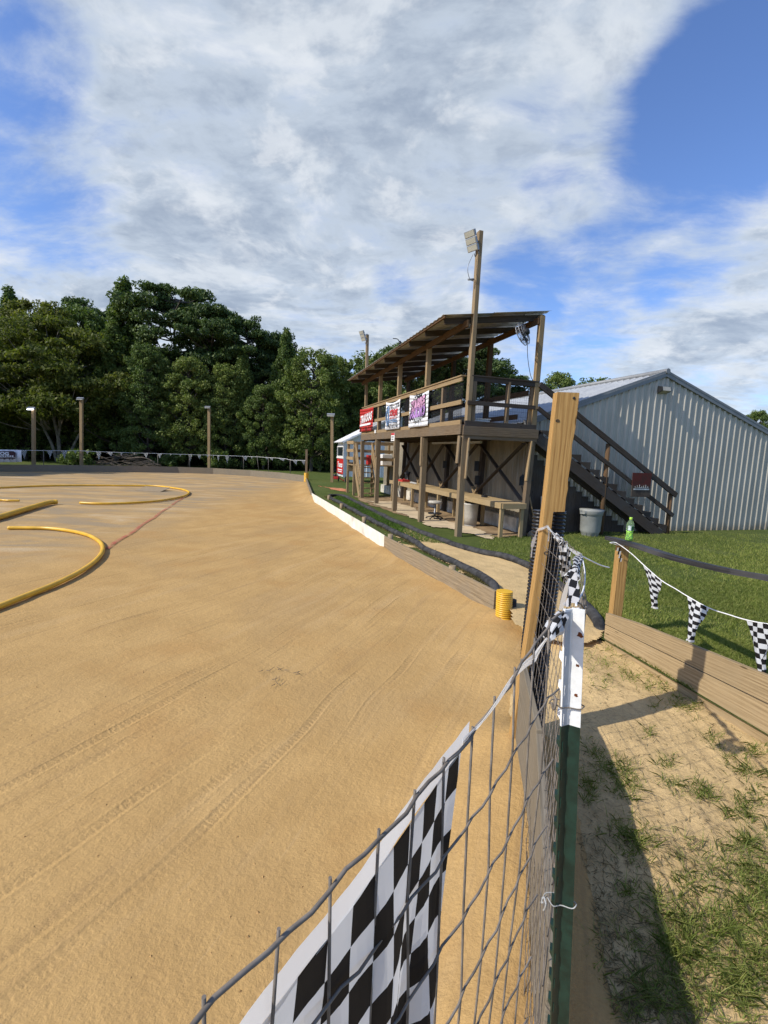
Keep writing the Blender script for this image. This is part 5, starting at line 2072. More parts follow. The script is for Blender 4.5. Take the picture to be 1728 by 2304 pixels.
for (x, z, r) in ((.0105, 1.705, .0046), (.009, 1.6495, .0026), (.0085, 1.595, .0028), (.0130, 1.7035, .0032)):
    c = tp(x, -.0036, z)
    yv = Vector((0, 0, 1))
    xv = (tp(*ST, z) - tp(*FM, z)).normalized()
    nv = xv.cross(yv)
    if nv.y > 0:
        nv = -nv
    pts = []
    for i in range(12):
        a = i / 12 * 6.283
        q = r * (1 + .35 * rr.uniform(-1, 1))
        pts.append(c + xv * math.cos(a) * q + yv * math.sin(a) * q)
    base_ = tp(x * .0 + FM[0] + (x - FM[0]), FM[1] + (ST[1] - FM[1]) * (x - FM[0]) / (ST[0] - FM[0]), z)
    sh_ = base_ - c
    pts = [p + sh_ + nv * .0021 for p in pts]
    mb.st.append((len(mb.v), len(mb.f), len(mb.uv)))
    mb.face(pts if nv.y < 0 else pts[::-1])
mb.split('rust_spot', M_rust, TP)


def wire_tie(z, label, mat, tail):
    mb = MB()
    c = tp(0, 0, z)
    pts = [tp(-.028, -.006, z + .004), tp(-.017, -.0165, z + .001), tp(-.004, -.0065, z - .001), tp(.014, -.006, z + .0), tp(.0205, -.003, z + .004), tp(.02, .006, z + .003), tp(.0, .018, z), tp(-.03, .006, z + .002), tp(-.036, -.004, z - .003)]
    mb.tube(smooth_path(pts, 5), .0012 if mat is M_wire else .0011, 6)
    if tail:
        pts = [tp(-.034, -.008, z + .004), tp(-.03, -.016, z + .0), tp(-.031, -.014, z - .012), tp(-.034, -.01, z - .022)]
        mb.tube(smooth_path(pts, 5), .0017, 6)
        pts = [tp(-.036, -.01, z + .004), tp(-.038, -.008, z - .01), tp(-.036, -.012, z - .004)]
        mb.tube(smooth_path(pts, 5), .0017, 6)
    else:
        pts = [tp(-.03, -.006, z + .018), tp(-.024, -.014, z + .012), tp(-.025, -.017, z), tp(-.028, -.015, z - .006), tp(-.031, -.01, z + .004)]
        mb.tube(smooth_path(pts, 5), .0022, 6)
    return tag(mb.build('wire_tie', mat), label, 'wire tie')


wire_tie(1.572, 'grey twisted wire tie round the white part of the steel post', M_wire, False)
wire_tie(1.185, 'pale cord tie knotted round the green part of the steel post', plain('dull_cord', (.36, .36, .34), .7, 0, .2, .25, 40), True)

# wooden post and the upright pipes
wp = thing('wooden_post', 'tall notched yellow pine post with black pipes standing behind it', 'post', (1.06, 3.3, 0))
mb = MB()
rr = random.Random(9)
LEAN = .0467


def wpp(x, z, y):
    return Vector((float(np.interp(z, [-.1, 0, .8, 1.55, 2.41], [.884, .891, .949, .994, 1.0186])) + x, y, z))


zs = [-.1, .3, .6, .9, 1.2, 1.4, 1.55, 1.678]
right = [(.034 + .012 * z, z) for z in zs] + [(.054, 1.682)]
up_ = [(.126 + rr.uniform(-.004, .003), z) for z in (1.686, 1.72, 1.77, 1.83, 1.88, 1.95, 2.02, 2.1)] + [(.132, z) for z in (2.2, 2.3, 2.36, 2.411)]
prof = right + up_
left = [(0, z) for _, z in prof]
ou = 3.0
for (xr0, z0), (xr1, z1) in zip(prof[:-1], prof[1:]):
    for (ya, flip) in ((2.968, False), (3.045, True)):
        pts = [wpp(0, z0, ya), wpp(xr0, z0, ya), wpp(xr1, z1, ya), wpp(0, z1, ya)]
        uv_ = [(z0, 0), (z0, xr0), (z1, xr1), (z1, 0)]
        mb.face(pts if not flip else pts[::-1], uv_ if not flip else uv_[::-1])
    mb.face([wpp(xr0, z0, 2.968), wpp(xr0, z0, 3.045), wpp(xr1, z1, 3.045), wpp(xr1, z1, 2.968)], [(z0, .2), (z0, .28), (z1, .28), (z1, .2)])
    mb.face([wpp(0, z0, 3.045), wpp(0, z0, 2.968), wpp(0, z1, 2.968), wpp(0, z1, 3.045)], [(z0, .4), (z0, .48), (z1, .48), (z1, .4)])
z1 = prof[-1][1]
mb.face([wpp(0, z1, 2.968), wpp(.132, z1, 2.968), wpp(.132, z1, 3.045), wpp(0, z1, 3.045)], [(0, 0), (.02, .14), (.04, .14), (.02, 0)])
mb.build('post_board', M_wpine, wp, weld=True)
mb = MB()
c = wpp(.102, 2.378, 2.9665)
mb.lathe(c, [(.0085, 0), (.0085, .0015), (.006, .003)], 12, (0, -1, 0))
mb.build('bolt_head', M_black, wp)
mb = MB()
for (x, z, r) in ((.045, 1.42, .013), (.018, 2.24, .008)):
    c = wpp(x, z, 2.9672)
    mb.tube([c + Vector((math.cos(a) * r * 1.2, 0, math.sin(a) * r * .8)) for a in np.linspace(0, 6.283, 14)], .003, 5, False)
mb.split('knot', M_wdark, wp)
p1 = corrugated([atY(1166, 1740, 3.10), atY(1179, 1585, 3.11), atY(1190, 1447, 3.115), atY(1205, 1309, 3.12), atY(1217, 1148, 3.13)], .050, .024, .010, 22)
tag(p1.build('corrugated_pipe', M_pipe_k), 'upright black corrugated pipe left of the pine post', 'pipe', 'black corrugated pipes behind the pine post')
p2 = corrugated([atY(1196, 1740, 3.09), atY(1208, 1590, 3.10), atY(1222, 1447, 3.105), atY(1240, 1309, 3.11), atY(1256, 1150, 3.12)], .052, .024, .010, 22)
tag(p2.build('corrugated_pipe', M_pipe_k), 'upright black corrugated pipe right of the pine post', 'pipe', 'black corrugated pipes behind the pine post')

gp = thing('grey_plank', 'grey weathered plank standing on edge along the foot of the wire fence', 'plank', (.7, 2, 0))
mb = MB()
mb.beam((.955, 3.04, .40), (.80, 2.2, .395), .03, .60)
mb.beam((.799, 2.196, .39), (.50, 1.12, .38), .03, .58)
mb.split('board', M_wgreyplank, gp, bevel=.004)

# the large checkered pennant hanging inside the fence
big = thing('checkered_pennant', 'large black and white checkered pennant hanging behind the near wire mesh', 'pennant', FP(.17, 1.4, .012))
mb = MB()
nu, nv_ = 22, 26
TL, TR = (.050, 1.597), (.322, 1.677)
APX = (.205, .90)


def pen(a, b):
    """a across 0..1, b down 0..1"""
    tx = TL[0] + (TR[0] - TL[0]) * a
    tz = TL[1] + (TR[1] - TL[1]) * a - .006 * math.sin(a * math.pi)
    x = tx + (APX[0] - tx) * b
    z = tz + (APX[1] - tz) * b
    off = .008 + .012 * math.sin(a * 9 + b * 4) * min(1, b * 3) + .004 * math.sin(a * 23 - b * 9) * min(1, b * 4) + .018 * b * math.sin(a * 5 + 1)
    return FP(x, z, off)


for i in range(nu):
    for j in range(nv_):
        a0, a1, b0, b1 = i / nu, (i + 1) / nu, j / nv_ * .97, (j + 1) / nv_ * .97

        def uvp(a, b):
            return (7.6 * ((a - .62) * (1 - b) + .62) + 2.6 * max(0, (a - .62) * (1 - b) + .62) ** 2, b * 17)
        mb.face([pen(a0, b1), pen(a1, b1), pen(a1, b0), pen(a0, b0)], [uvp(a0, b1), uvp(a1, b1), uvp(a1, b0), uvp(a0, b0)], True)
mb.build('cloth', M_chk, big)
mb = MB()
hem = [FP(s, TL[1] + .009 + (TR[1] - TL[1]) * (s - TL[0]) / (TR[0] - TL[0]) - .003 * math.sin(max(0, min(1, (s - TL[0]) / .276)) * math.pi) + .0008 * math.sin(s * 160), .0085 + .0015 * math.sin(s * 33)) for s in np.linspace(-.35, .335, 50)]
strip(mb, hem, .026, (0, 0, 1))
mb.split('hem', M_cloth, big)

tape = thing('pennant_tape', 'white tape with bunched checkered pennants tied from the steel post to the pine post', 'pennant string', tp(0, 0, 1.74))
mb = MB()
tpath = smooth_path([FP(.322, 1.680, .0085), FP(.338, 1.685, .007), atY(1082, 1628, .52), atY(1112, 1588, .55), atY(1150, 1530, .60), atY(1183, 1494, .64), atY(1202, 1480, .66), atY(1213, 1462, .69), atY(1229, 1438, .735)], 8)
strip(mb, tpath, lambda t: .011 + .004 * math.sin(t * 9 + .6), lambda t: Vector((.35 * math.sin(t * 7), -.2, 1)).normalized())
strip(mb, [p + Vector((.0015, -.001, .003)) for p in tpath], lambda t: .007, lambda t: Vector((.8, -.2, .5 + .3 * math.sin(t * 8))).normalized())
# beyond the post
hi = smooth_path([atY(1308, 1250, 1.9), atY(1290, 1240, 2.15), atY(1268, 1225, 2.5), atY(1252, 1208, 2.65), atY(1240, 1195, 2.8), atY(1231, 1184, 2.945)], 6)
strip(mb, hi, lambda t: .013 + .004 * math.sin(t * 14), lambda t: Vector((.5, 0, .9)).normalized())
lo_ = smooth_path([atY(1262, 1372, .88), atY(1270, 1340, 1.0), atY(1277, 1312, 1.15), atY(1286, 1290, 1.35), atY(1300, 1262, 1.7), atY(1308, 1250, 1.9)], 6)
strip(mb, lo_, lambda t: .009 + .003 * math.sin(t * 8), lambda t: Vector((.9, 0, .35)).normalized())
wr = smooth_path([atY(1231, 1184, 2.945), atY(1221, 1189, 2.95), atY(1209, 1192, 3.02)], 6)
strip(mb, wr, .016, (0, 0, 1))
tl_ = smooth_path([atY(1209, 1192, 3.02), atY(1203, 1210, 3.03), atY(1198, 1228, 3.03), atY(1195, 1254, 3.03)], 6)
strip(mb, tl_, lambda t: .022 if .3 < t < .7 else .008, (1, 0, 0))
strip(mb, [atY(1232, 1184, 2.94), atY(1235, 1200, 2.94), atY(1234, 1218, 2.94)], .008, (1, 0, 0))
mb.split('tape', M_cloth, tape)
mb = MB()
mb.tube(smooth_path([atY(1309, 1251, 1.9), atY(1330, 1262, 1.92), atY(1352, 1272, 1.95), atY(1371, 1277, 1.97)], 5), .003, 5)
mb.tube(smooth_path([atY(1310, 1252, 1.85), atY(1316, 1290, 1.5), atY(1313, 1325, 1.2), atY(1300, 1352, .98), atY(1296, 1362, .9)], 6), .0022, 5)
mb.split('loose_cord', M_cord, tape)


def bunch(path, rad, seed, twist=3.0, n=14, uvs=26):
    mb = MB()
    P = smooth_path(path, 7)
    rr_ = random.Random(seed)
    ph = rr_.uniform(0, 6)
    Lr = len(P)
    prev = None
    rings = []
    for i, p in enumerate(P):
        t = (P[min(i + 1, Lr - 1)] - P[max(i - 1, 0)]).normalized()
        x = t.orthogonal().normalized() if prev is None else (prev - t * prev.dot(t)).normalized()
        prev = x
        y = t.cross(x)
        f = i / (Lr - 1)
        ring = []
        for j in range(n):
            a = 6.2832 * j / n
            r = rad(f) * (1 + .20 * math.sin(3 * a + ph + f * twist * 3) + .10 * math.sin(5 * a - f * 9))
            ring.append(p + (x * math.cos(a) + y * math.sin(a)) * r)
        rings.append(ring)
    acc = 0
    for i in range(Lr - 1):
        l = (P[i + 1] - P[i]).length
        for j in range(n):
            j2 = (j + 1) % n
            mb.face([rings[i][j], rings[i][j2], rings[i + 1][j2], rings[i + 1][j]],
                    [(acc * uvs + j * .18, j * .3), (acc * uvs + j * .18 + .18, j * .3 + .3), ((acc + l) * uvs + j * .18 + .18, j * .3 + .3), ((acc + l) * uvs + j * .18, j * .3)], True)
        acc += l
    return mb


b_ = bunch([atY(1229, 1440, .735), atY(1236, 1426, .745), atY(1246, 1410, .76), atY(1256, 1396, .775), atY(1266, 1384, .79), atY(1270, 1372, .80)], lambda f: .0035 + .0105 * math.sin(min(1, f * 1.05 + .05) * math.pi) ** 1.1 + .0014 * math.sin(f * 19), 2, uvs=62)
b_.build('bunched_pennant', M_chk, tape)
b_ = bunch([atY(1288, 1306, 1.25), atY(1292, 1288, 1.30), atY(1297, 1270, 1.38), atY(1302, 1256, 1.5), atY(1306, 1249, 1.6)], lambda f: .017 - .010 * f + .003 * math.sin(f * 12), 4, uvs=44)
b_.build('bunched_pennant', M_chk, tape)
# draped pennant just over the steel post
mb = MB()
da = [atY(1266, 1362, .92), atY(1274, 1332, 1.0), atY(1282, 1304, 1.08), atY(1290, 1280, 1.16)]
dbb = [atY(1299, 1360, .93), atY(1300, 1332, 1.0), atY(1301, 1304, 1.08), atY(1301, 1280, 1.16)]
da, dbb = smooth_path(da, 5), smooth_path(dbb, 5)
for i in range(len(da) - 1):
    for j in range(6):
        def dp(i_, j_):
            f = j_ / 6
            return da[i_].lerp(dbb[i_], f) + Vector((0, -.012 * math.sin(f * 6 + i_ * .4), 0))
        mb.face([dp(i, j), dp(i, j + 1), dp(i + 1, j + 1), dp(i + 1, j)], [(j * .38 + .4, i * .30), ((j + 1) * .38 + .4, i * .30), ((j + 1) * .38 + .4, (i + 1) * .30), (j * .38 + .4, (i + 1) * .30)], True)
mb.build('draped_pennant', M_chk, tape)
# knotted pennant hanging by the pine post
for kx, (u0, u1, v0, v1, Y) in enumerate(((1256, 1273, 1228, 1312, 2.45), (1266, 1284, 1232, 1292, 2.35), (1259, 1279, 1250, 1305, 2.4))):
    mb = MB()
    for i in range(5):
        for j in range(9):
            def hp(a, b):
                u = u0 + (u1 - u0) * (.5 + (a - .5) * (1 - .35 * b) + .12 * math.sin(b * 7 + kx * 2))
                return atY(u + 6 * b, v0 + (v1 - v0) * b, Y + .03 * math.sin(a * 9 + b * 5 + kx))
            a0, a1, b0, b1 = i / 5, (i + 1) / 5, j / 9, (j + 1) / 9
            mb.face([hp(a0, b1), hp(a1, b1), hp(a1, b0), hp(a0, b0)], [(a0 * 2, b1 * 6), (a1 * 2, b1 * 6), (a1 * 2, b0 * 6), (a0 * 2, b0 * 6)], True)
    mb.build('hanging_pennant', M_chk, tape)
mb = bunch([atY(1252, 1207, 2.8), atY(1262, 1218, 2.6), atY(1270, 1226, 2.45)], lambda f: .014 + .006 * math.sin(f * 20), 8, uvs=30)
mb.build('bunched_pennant', M_chk, tape)

# ------------------------------------------------------------------ right side boards, rail, bottle, pennants
rw = thing('retaining_boards', 'two tall treated boards on edge retaining the lawn at the right', 'board wall', (RB_A + RB_B) / 2)
mb = MB()
RB_U = Vector((0, 0, 1))


def rbz(t, f):
    """t metres from the far end, f 0..1 up"""
    lo_, hi_ = .12 - .03 * t, .50 + .058 * t
    return lo_ + (hi_ - lo_) * f


for (f0, f1, off) in ((-.4, .225, .016), (.25, .622, .004), (.647, 1.0, 0)):
    a, b = RB_A + Vector((off, 0, rbz(0, (f0 + f1) / 2))), RB_A + RB_D * 5 + Vector((off, 0, rbz(1.66, (f0 + f1) / 2)))
    m2 = MB()
    pts = []
    nrm = Vector((-RB_D.y, RB_D.x, 0))
    if nrm.x > 0:
        nrm = -nrm
    th = .038
    nseg = 12
    Pq = []
    for i in range(nseg + 1):
        t = 5.0 * i / nseg
        bw = .012 * math.sin(t * 1.3)
        tt = min(t, 2.2)
        for fl in (f0, f1):
            cut = -.05 if (i == 0 and fl == f1 and f1 == 1.0) else 0
            Pq.append(RB_A + RB_D * (t) + Vector((off + bw, 0, rbz(tt, fl) + cut * .4)))
    ou = random.random() * 20
    for i in range(nseg):
        a0, a1, b0, b1 = Pq[2 * i], Pq[2 * i + 1], Pq[2 * i + 2], Pq[2 * i + 3]
        t0, t1 = 5.0 * i / nseg, 5.0 * (i + 1) / nseg
        uvf = [(ou + t0, ou), (ou + t1, ou), (ou + t1, ou + .24), (ou + t0, ou + .24)]
        m2.face([a0, b0, b1, a1], uvf)
        bk = -nrm * th
        m2.face([a0 + bk, a1 + bk, b1 + bk, b0 + bk], uvf)
        m2.face([a1, b1, b1 + bk, a1 + bk], [(ou + t0, ou + .3), (ou + t1, ou + .3), (ou + t1, ou + .34), (ou + t0, ou + .34)])
        if i == 0:
            m2.face([a0, a1, a1 + bk, a0 + bk], [(0, 0), (0, .2), (.03, .2), (.03, 0)])
    bm = bmesh.new()
    o = m2.build('board', M_wright, rw, weld=True)

rp = thing('rail_post', 'short yellow pine rail post behind the retaining boards at the right', 'post', (2.45, 4.86, .2))
mb = MB()
mb.beam((2.452, 4.86, .1), (2.460, 4.86, 1.19), .10, .095, (0, 1, 0))
mb.build('post', M_wpine, rp, bevel=.004)
rl = thing('rail_plank', 'bowed blackened plank lying as a rail on the short pine post', 'rail', (2.4, 3.7, 1.25))
mb = MB()
rpath = smooth_path([(2.35, 4.90, 1.205), (2.42, 4.52, 1.205), (2.49, 3.98, 1.20), (2.545, 3.45, 1.228), (2.60, 3.05, 1.265), (2.75, 2.3, 1.30), (2.95, 1.3, 1.31)], 8)
ou = 4.0
acc = 0
for i in range(len(rpath) - 1):
    p, q = rpath[i], rpath[i + 1]
    d0 = (rpath[min(i + 1, len(rpath) - 1)] - rpath[max(i - 1, 0)]).normalized()
    d1 = (rpath[min(i + 2, len(rpath) - 1)] - rpath[i]).normalized()
    n0, n1 = Vector((-d0.y, d0.x, 0)).normalized() * .07, Vector((-d1.y, d1.x, 0)).normalized() * .07
    n0.z += -.008
    n1.z += -.008
    h = Vector((0, 0, .038))
    l = (q - p).length
    A_ = [p - n0, p + n0, p + n0 + h, p - n0 + h]
    B_ = [q - n1, q + n1, q + n1 + h, q - n1 + h]
    yv = 0
    for k_, wd in ((0, .14), (1, .038), (2, .14), (3, .038)):
        j = (k_ + 1) % 4
        mb.face([A_[k_], B_[k_], B_[j], A_[j]][::-1], [(acc, yv), (acc + l, yv), (acc + l, yv + wd), (acc, yv + wd)][::-1])
        yv += wd
    if i == 0:
        mb.face(A_)
    acc += l
mb.build('plank', M_black_plank, rl, weld=True)

bt = thing('drink_bottle', 'half full clear bottle of lime green drink standing on the black rail', 'bottle', (2.425, 4.68, 1.243))
b0 = Vector((2.425, 4.68, 1.245))
prof_o = [(.026, 0), (.034, .006), (.035, .03), (.031, .055), (.0295, .075), (.033, .105), (.0355, .135), (.0355, .152), (.032, .172), (.022, .192), (.0135, .202), (.0125, .212)]
mb = MB()
mb.lathe(b0, prof_o, 28)
mb.build('bottle_body', M_bottle, bt)
mb = MB()
mb.lathe(b0 + Vector((0, 0, .003)), [(.024, 0), (.0325, .005), (.0335, .03), (.0295, .053), (.028, .073), (.0300, .098), (.001, .0985)], 28)
mb.build('drink', M_liquid, bt)
mb = MB()
mb.lathe(b0 + Vector((0, 0, .209)), [(.0145, 0), (.015, .002), (.015, .020), (.013, .0225), (.001, .0225)], 20)
mb.build('cap', M_cap, bt)
lab = MB()
for a0, a1 in ((3.7, 4.55),):
    for i in range(8):
        a, b = a0 + (a1 - a0) * i / 8, a0 + (a1 - a0) * (i + 1) / 8
        pts = []
        for (ang, z, r) in ((a, .104, .0341), (b, .104, .0341), (b, .15, .0366), (a, .15, .0366)):
            pts.append(b0 + Vector((math.cos(ang) * r, math.sin(ang) * r, z)))
        lab.face(pts)
lab.build('label', plain('pale_label', (.5, .58, .55), .4, 0, .4, .35, 70), bt)
lab = MB()
for i in range(8):
    a, b = 4.55 + .9 * i / 8, 4.55 + .9 * (i + 1) / 8
    lab.face([b0 + Vector((math.cos(g_) * r, math.sin(g_) * r, z)) for (g_, z, r) in ((a, .106, .0342), (b, .106, .0342), (b, .148, .0366), (a, .148, .0366))])
lab.build('dark_label_panel', plain('dark_green_label', (.02, .09, .04), .4, 0, .4, .5, 60), bt)

rs = thing('pennant_string', 'white cord with three hanging checkered pennants along the rail at the right', 'pennant string', atY(1390, 1225, 4.45))
rc = [(1372, 1221, 4.70), (1388, 1222, 4.70), (1420, 1245, 4.55), (1447, 1270, 4.32), (1487, 1305, 4.15), (1520, 1325, 4.0), (1546, 1341, 3.88), (1595, 1368, 3.7), (1640, 1383, 3.52), (1680, 1395, 3.38), (1728, 1404, 3.22), (1800, 1412, 3.0)]
mb = MB()
mb.tube(smooth_path([atY(*p) for p in rc], 5), .0045, 6)
mb.tube(smooth_path([atY(1372, 1221, 4.72), atY(1395, 1227, 4.72), atY(1418, 1225, 4.76)], 4), .004, 6)
mb.split('cord', M_cord, rs)
for (L_, R_, T_, lab_) in (((1447, 1271, 4.32), (1488, 1306, 4.15), (1474, 1372, 4.2), 'a'), ((1546, 1341, 3.88), (1594, 1368, 3.7), (1553, 1447, 3.72), 'b'), ((1679, 1395, 3.38), (1737, 1406, 3.19), (1716, 1528, 3.22), 'c')):
    l_, r_, t_ = atY(*L_), atY(*R_), atY(*T_)
    mb = MB()
    for i in range(6):
        for j in range(12):
            def q_(a, b):
                p = l_.lerp(r_, a)
                p = p.lerp(t_, b)
                return p + Vector((.02 * math.sin(a * 7 + b * 5) * (.3 + b), .03 * math.sin(a * 5 + b * 4) * b, 0))

            def u_(a, b):
                return ((a - .5) * (1 - b) * 4.4 + 2.2, b * 11)
            a0, a1, b0_, b1_ = i / 6, (i + 1) / 6, j / 12 * .96, (j + 1) / 12 * .96
            mb.face([q_(a0, b1_), q_(a1, b1_), q_(a1, b0_), q_(a0, b0_)], [u_(a0, b1_), u_(a1, b1_), u_(a1, b0_), u_(a0, b0_)], True)
    mb.build('pennant', M_chk, rs)
mb = MB()
for q in range(4):
    mb.face([atY(1392 + 2 * q - 3, 1232 + q * 8, 4.72), atY(1400 + q - 3, 1232 + q * 8, 4.72), atY(1399 + q - 4, 1240 + q * 8, 4.72), atY(1391 + 2 * q - 4, 1240 + q * 8, 4.72)], [(0, q), (2, q), (2, q + 1), (0, q + 1)])
mb.build('rolled_pennant', M_chk, rs)

# ------------------------------------------------------------------ trees
def leaves(centers, radii, counts, size, flat=0.0, seed=1, upbias=.3, shell=.55):
    """diamond leaves filling ellipsoid clumps; returns (N*4,3)"""
    g = np.random.default_rng(seed)
    out = []
    for c, r, n in zip(centers, radii, counts):
        d = g.normal(size=(n, 3))
        d /= np.linalg.norm(d, axis=1)[:, None]
        rad = shell + (1 - shell) * g.random(n) ** .7
        rad[g.random(n) < .2] *= g.random()
        p = np.asarray(c) + d * rad[:, None] * np.asarray(r)
        nrm = d * .5 + g.normal(size=(n, 3)) * .65 + np.array([0, 0, upbias])
        nrm /= np.linalg.norm(nrm, axis=1)[:, None]
        t = np.cross(nrm, g.normal(size=(n, 3)))
        t /= np.linalg.norm(t, axis=1)[:, None]
        b = np.cross(nrm, t)
        s = size * g.uniform(.6, 1.35, n)[:, None]
        q = np.stack([p - t * s, p + b * s * .5, p + t * s, p - b * s * .5], 1)
        out.append(q.reshape(-1, 3))
    return np.concatenate(out)


def branch_mb(trunks, limbs, seed):
    mb = MB()
    for path, r0, r1 in trunks:
        P = smooth_path(path, 4)
        mb.tube(P, list(np.linspace(r0, r1, len(P))), 8)
    for a, b, r in limbs:
        a, b = Vector(a), Vector(b)
        m_ = a.lerp(b, .5) + Vector((random.uniform(-.2, .2), random.uniform(-.2, .2), -.08 * (b - a).length))
        P = smooth_path([a, m_, b], 3)
        mb.tube(P, list(np.linspace(r, r * .3, len(P))), 5)
    return mb


protos = {}


def make_proto(kind, seed):
    g = np.random.default_rng(seed)
    H = 15.0
    C, Rr, N, limbs = [], [], [], []
    trunk = [(0, 0, -.3), (.1, .05, 4), (-.1, .1, 8), (.05, 0, 12.5)]
    mat = M_leaf_broad
    if kind in ('broad', 'broad2', 'pointed', 'low'):
        n = {'broad': 300, 'broad2': 320, 'pointed': 260, 'low': 300}[kind]
        for i in range(n):
            f = g.random() ** .85
            if kind == 'pointed':
                z = 1.6 + 13.2 * f ** .9
                wmax = 3.2 * (1 - f) ** .85 * (.5 + .5 * min(1, f * 6)) + .12
            elif kind == 'low':
                z = .5 + 13.6 * f
                wmax = 4.3 * math.sqrt(max(0, 1 - (f * .98) ** 2.4)) * (.75 + .25 * min(1, f * 4)) + .2
            else:
                z = 2.4 + 11.8 * f
                wmax = 4.1 * math.sqrt(max(0.02, 1 - ((f - .42) / .6) ** 2)) + .2
            a = g.random() * 6.283
            rr = wmax * math.sqrt(g.uniform(.25, 1.0)) * g.uniform(.75, 1.12)
            c = (rr * math.cos(a), rr * math.sin(a), z)
            C.append(c)
            lump = .8 + .45 * float(vnoise(a * 1.4 + seed, z * .45))
            c = (c[0] * lump, c[1] * lump, z)
            C[-1] = c
            s = g.uniform(.35, .85) * (1.0 if kind != 'pointed' else .8)
            if kind == 'pointed':
                Rr.append((s * .75, s * .75, s * 1.25))
            else:
                Rr.append((s * 1.1, s * 1.1, s * .85))
            N.append(int(g.uniform(80, 140)))
            if g.random() < .2:
                limbs.append(((0, 0, max(1.8, z - 1.2 - rr * .3)), c, .09))
        size = .145
    elif kind == 'pine':
        mat = M_leaf_pine
        trunk = [(0, 0, -.3), (.1, 0, 5), (-.15, .1, 9), (.1, 0, 13.8)]
        for i in range(46):
            f = g.random() ** .75
            z = 7.2 + 7.3 * f
            wmax = 4.2 * math.sqrt(max(.03, 1 - ((f - .5) / .62) ** 2))
            a = g.random() * 6.283
            rr = wmax * g.uniform(.35, 1.0)
            c = (rr * math.cos(a), rr * math.sin(a), z)
            limbs.append(((0, 0, z - .5 - rr * .16), c, .085))
            for q in range(4):
                C.append((c[0] + g.normal() * .55, c[1] + g.normal() * .55, c[2] + abs(g.normal()) * .22))
                s = g.uniform(.5, .85)
                Rr.append((s * 1.2, s * 1.2, s * .55))
                N.append(int(g.uniform(110, 180)))
        for i in range(10):
            z = g.uniform(4.5, 7.5)
            a = g.random() * 6.283
            rr = g.uniform(1.2, 2.8)
            c = (rr * math.cos(a), rr * math.sin(a), z)
            limbs.append(((0, 0, z - .2), c, .06))
            C.append(c)
            Rr.append((.9, .9, .4))
            N.append(80)
        size = .15
    elif kind == 'wispy':
        for i in range(70):
            f = g.random()
            z = 1.0 + 13 * f
            wmax = 2.9 * math.sqrt(max(.03, 1 - ((f - .45) / .6) ** 2))
            a = g.random() * 6.283
            rr = wmax * math.sqrt(g.random())
            c = (rr * math.cos(a), rr * math.sin(a), z)
            C.append(c)
            s = g.uniform(.5, 1.0)
            Rr.append((s, s, s * 1.1))
            N.append(int(g.uniform(90, 150)))
            if g.random() < .6:
                limbs.append(((0, 0, z - 1.0), c, .05))
        size = .19
    V = leaves(C, Rr, N, size, seed=seed + 100)
    return V, branch_mb([(trunk, .26, .05)], limbs, seed), mat


def tree_from(kind, label, base, H, wx, rot, group, proto_key, mat=None):
    if proto_key not in protos:
        V, bmb, mt = make_proto(kind, hash_seed(proto_key))
        t = thing('tree', label, 'tree', (0, 0, 0), group)
        cr = numpy_mesh('crown', V, 4, mat or mt, parent=t)
        tk = bmb.build('trunk', M_bark, t)
        protos[proto_key] = (cr, tk)
    else:
        cr0, tk0 = protos[proto_key]
        t = thing('tree', label, 'tree', (0, 0, 0), group)
        for c0 in (cr0, tk0):
            c = c0.copy()
            COL.objects.link(c)
            c.parent = t
    t.location = base
    t.rotation_euler = (0, 0, rot)
    t.scale = (wx * H / 15, wx * H / 15, H / 15)
    return t


def hash_seed(key):
    return sum((i + 3) * ord(ch) for i, ch in enumerate(key)) % 9973


WOOD = 'trees of the wood beyond the track'


def tree(kind, u, Y, vtop, wx, label, key=None, rot=None, group=WOOD, mat=None):
    p = atY(u, 1030, Y)
    top = atY(u, vtop, Y)
    H = (top.z - .2) / .985
    return tree_from(kind, label, Vector((p.x, Y, .2)), H, wx, random.uniform(0, 6.28) if rot is None else rot, group, key or kind, mat)


random.seed(21)
# skyline, left to right
tree('pointed', -18, 46, 652, 1.0, 'tall pointed tree at the far left edge behind the lit light post', 'pointed')
tree('pointed', 40, 49, 662, .9, 'pointed tree just right of the far left edge, tip among the clouds', 'pointed2')
tree('broad', 98, 44, 668, .9, 'round topped olive green tree above the lit light post', 'olive', mat=M_leaf_olive)
tree('broad', 195, 50, 690, 1.05, 'broad tree in the dip right of the round olive tree', 'broad')
tree('pine', 228, 54, 690, .8, 'small pine peeping over the dip behind the second light post', 'pine3')
tree('pointed', 287, 46, 640, 1.05, 'tallest pointed tree just left of the big pine', 'pointed')
tree('pine', 398, 46, 640, .93, 'big round headed pine, the tallest crown of the wood', 'pine')
tree('pine', 478, 45, 700, .80, 'dark pine on the right shoulder of the big round headed pine', 'pine2')
tree('pine', 556, 46, 716, .92, 'second round headed pine left of the narrow pointed tree', 'pine3')
tree('pine', 612, 48, 752, .7, 'low pine between the second round pine and the narrow pointed tree', 'pine2')
tree('pointed', 640, 44, 752, .85, 'narrow pointed tree at the right end of the pines', 'pointed2')
tree('broad', 700, 42, 783, .95, 'round grey green tree above the tall far light post', 'broad2')
tree('broad', 752, 45, 800, .9, 'round tree behind the dark light post by the shed', 'broad')
tree('wispy', 812, 52, 792, 1.3, 'light open crowned tree behind the far pole of the stand', 'wispy')
tree('broad', 868, 46, 780, 1.0, 'tree showing between the far roof posts of the stand', 'broad2')
tree('pine', 930, 46, 772, .95, 'dark pine seen under the middle of the tin roof', 'pine')
tree('broad', 985, 46, 788, .95, 'tree seen through the netting of the stand', 'broad')
tree('pine', 1050, 46, 790, 1.0, 'pine behind the netting beside the near stand pole', 'pine2')
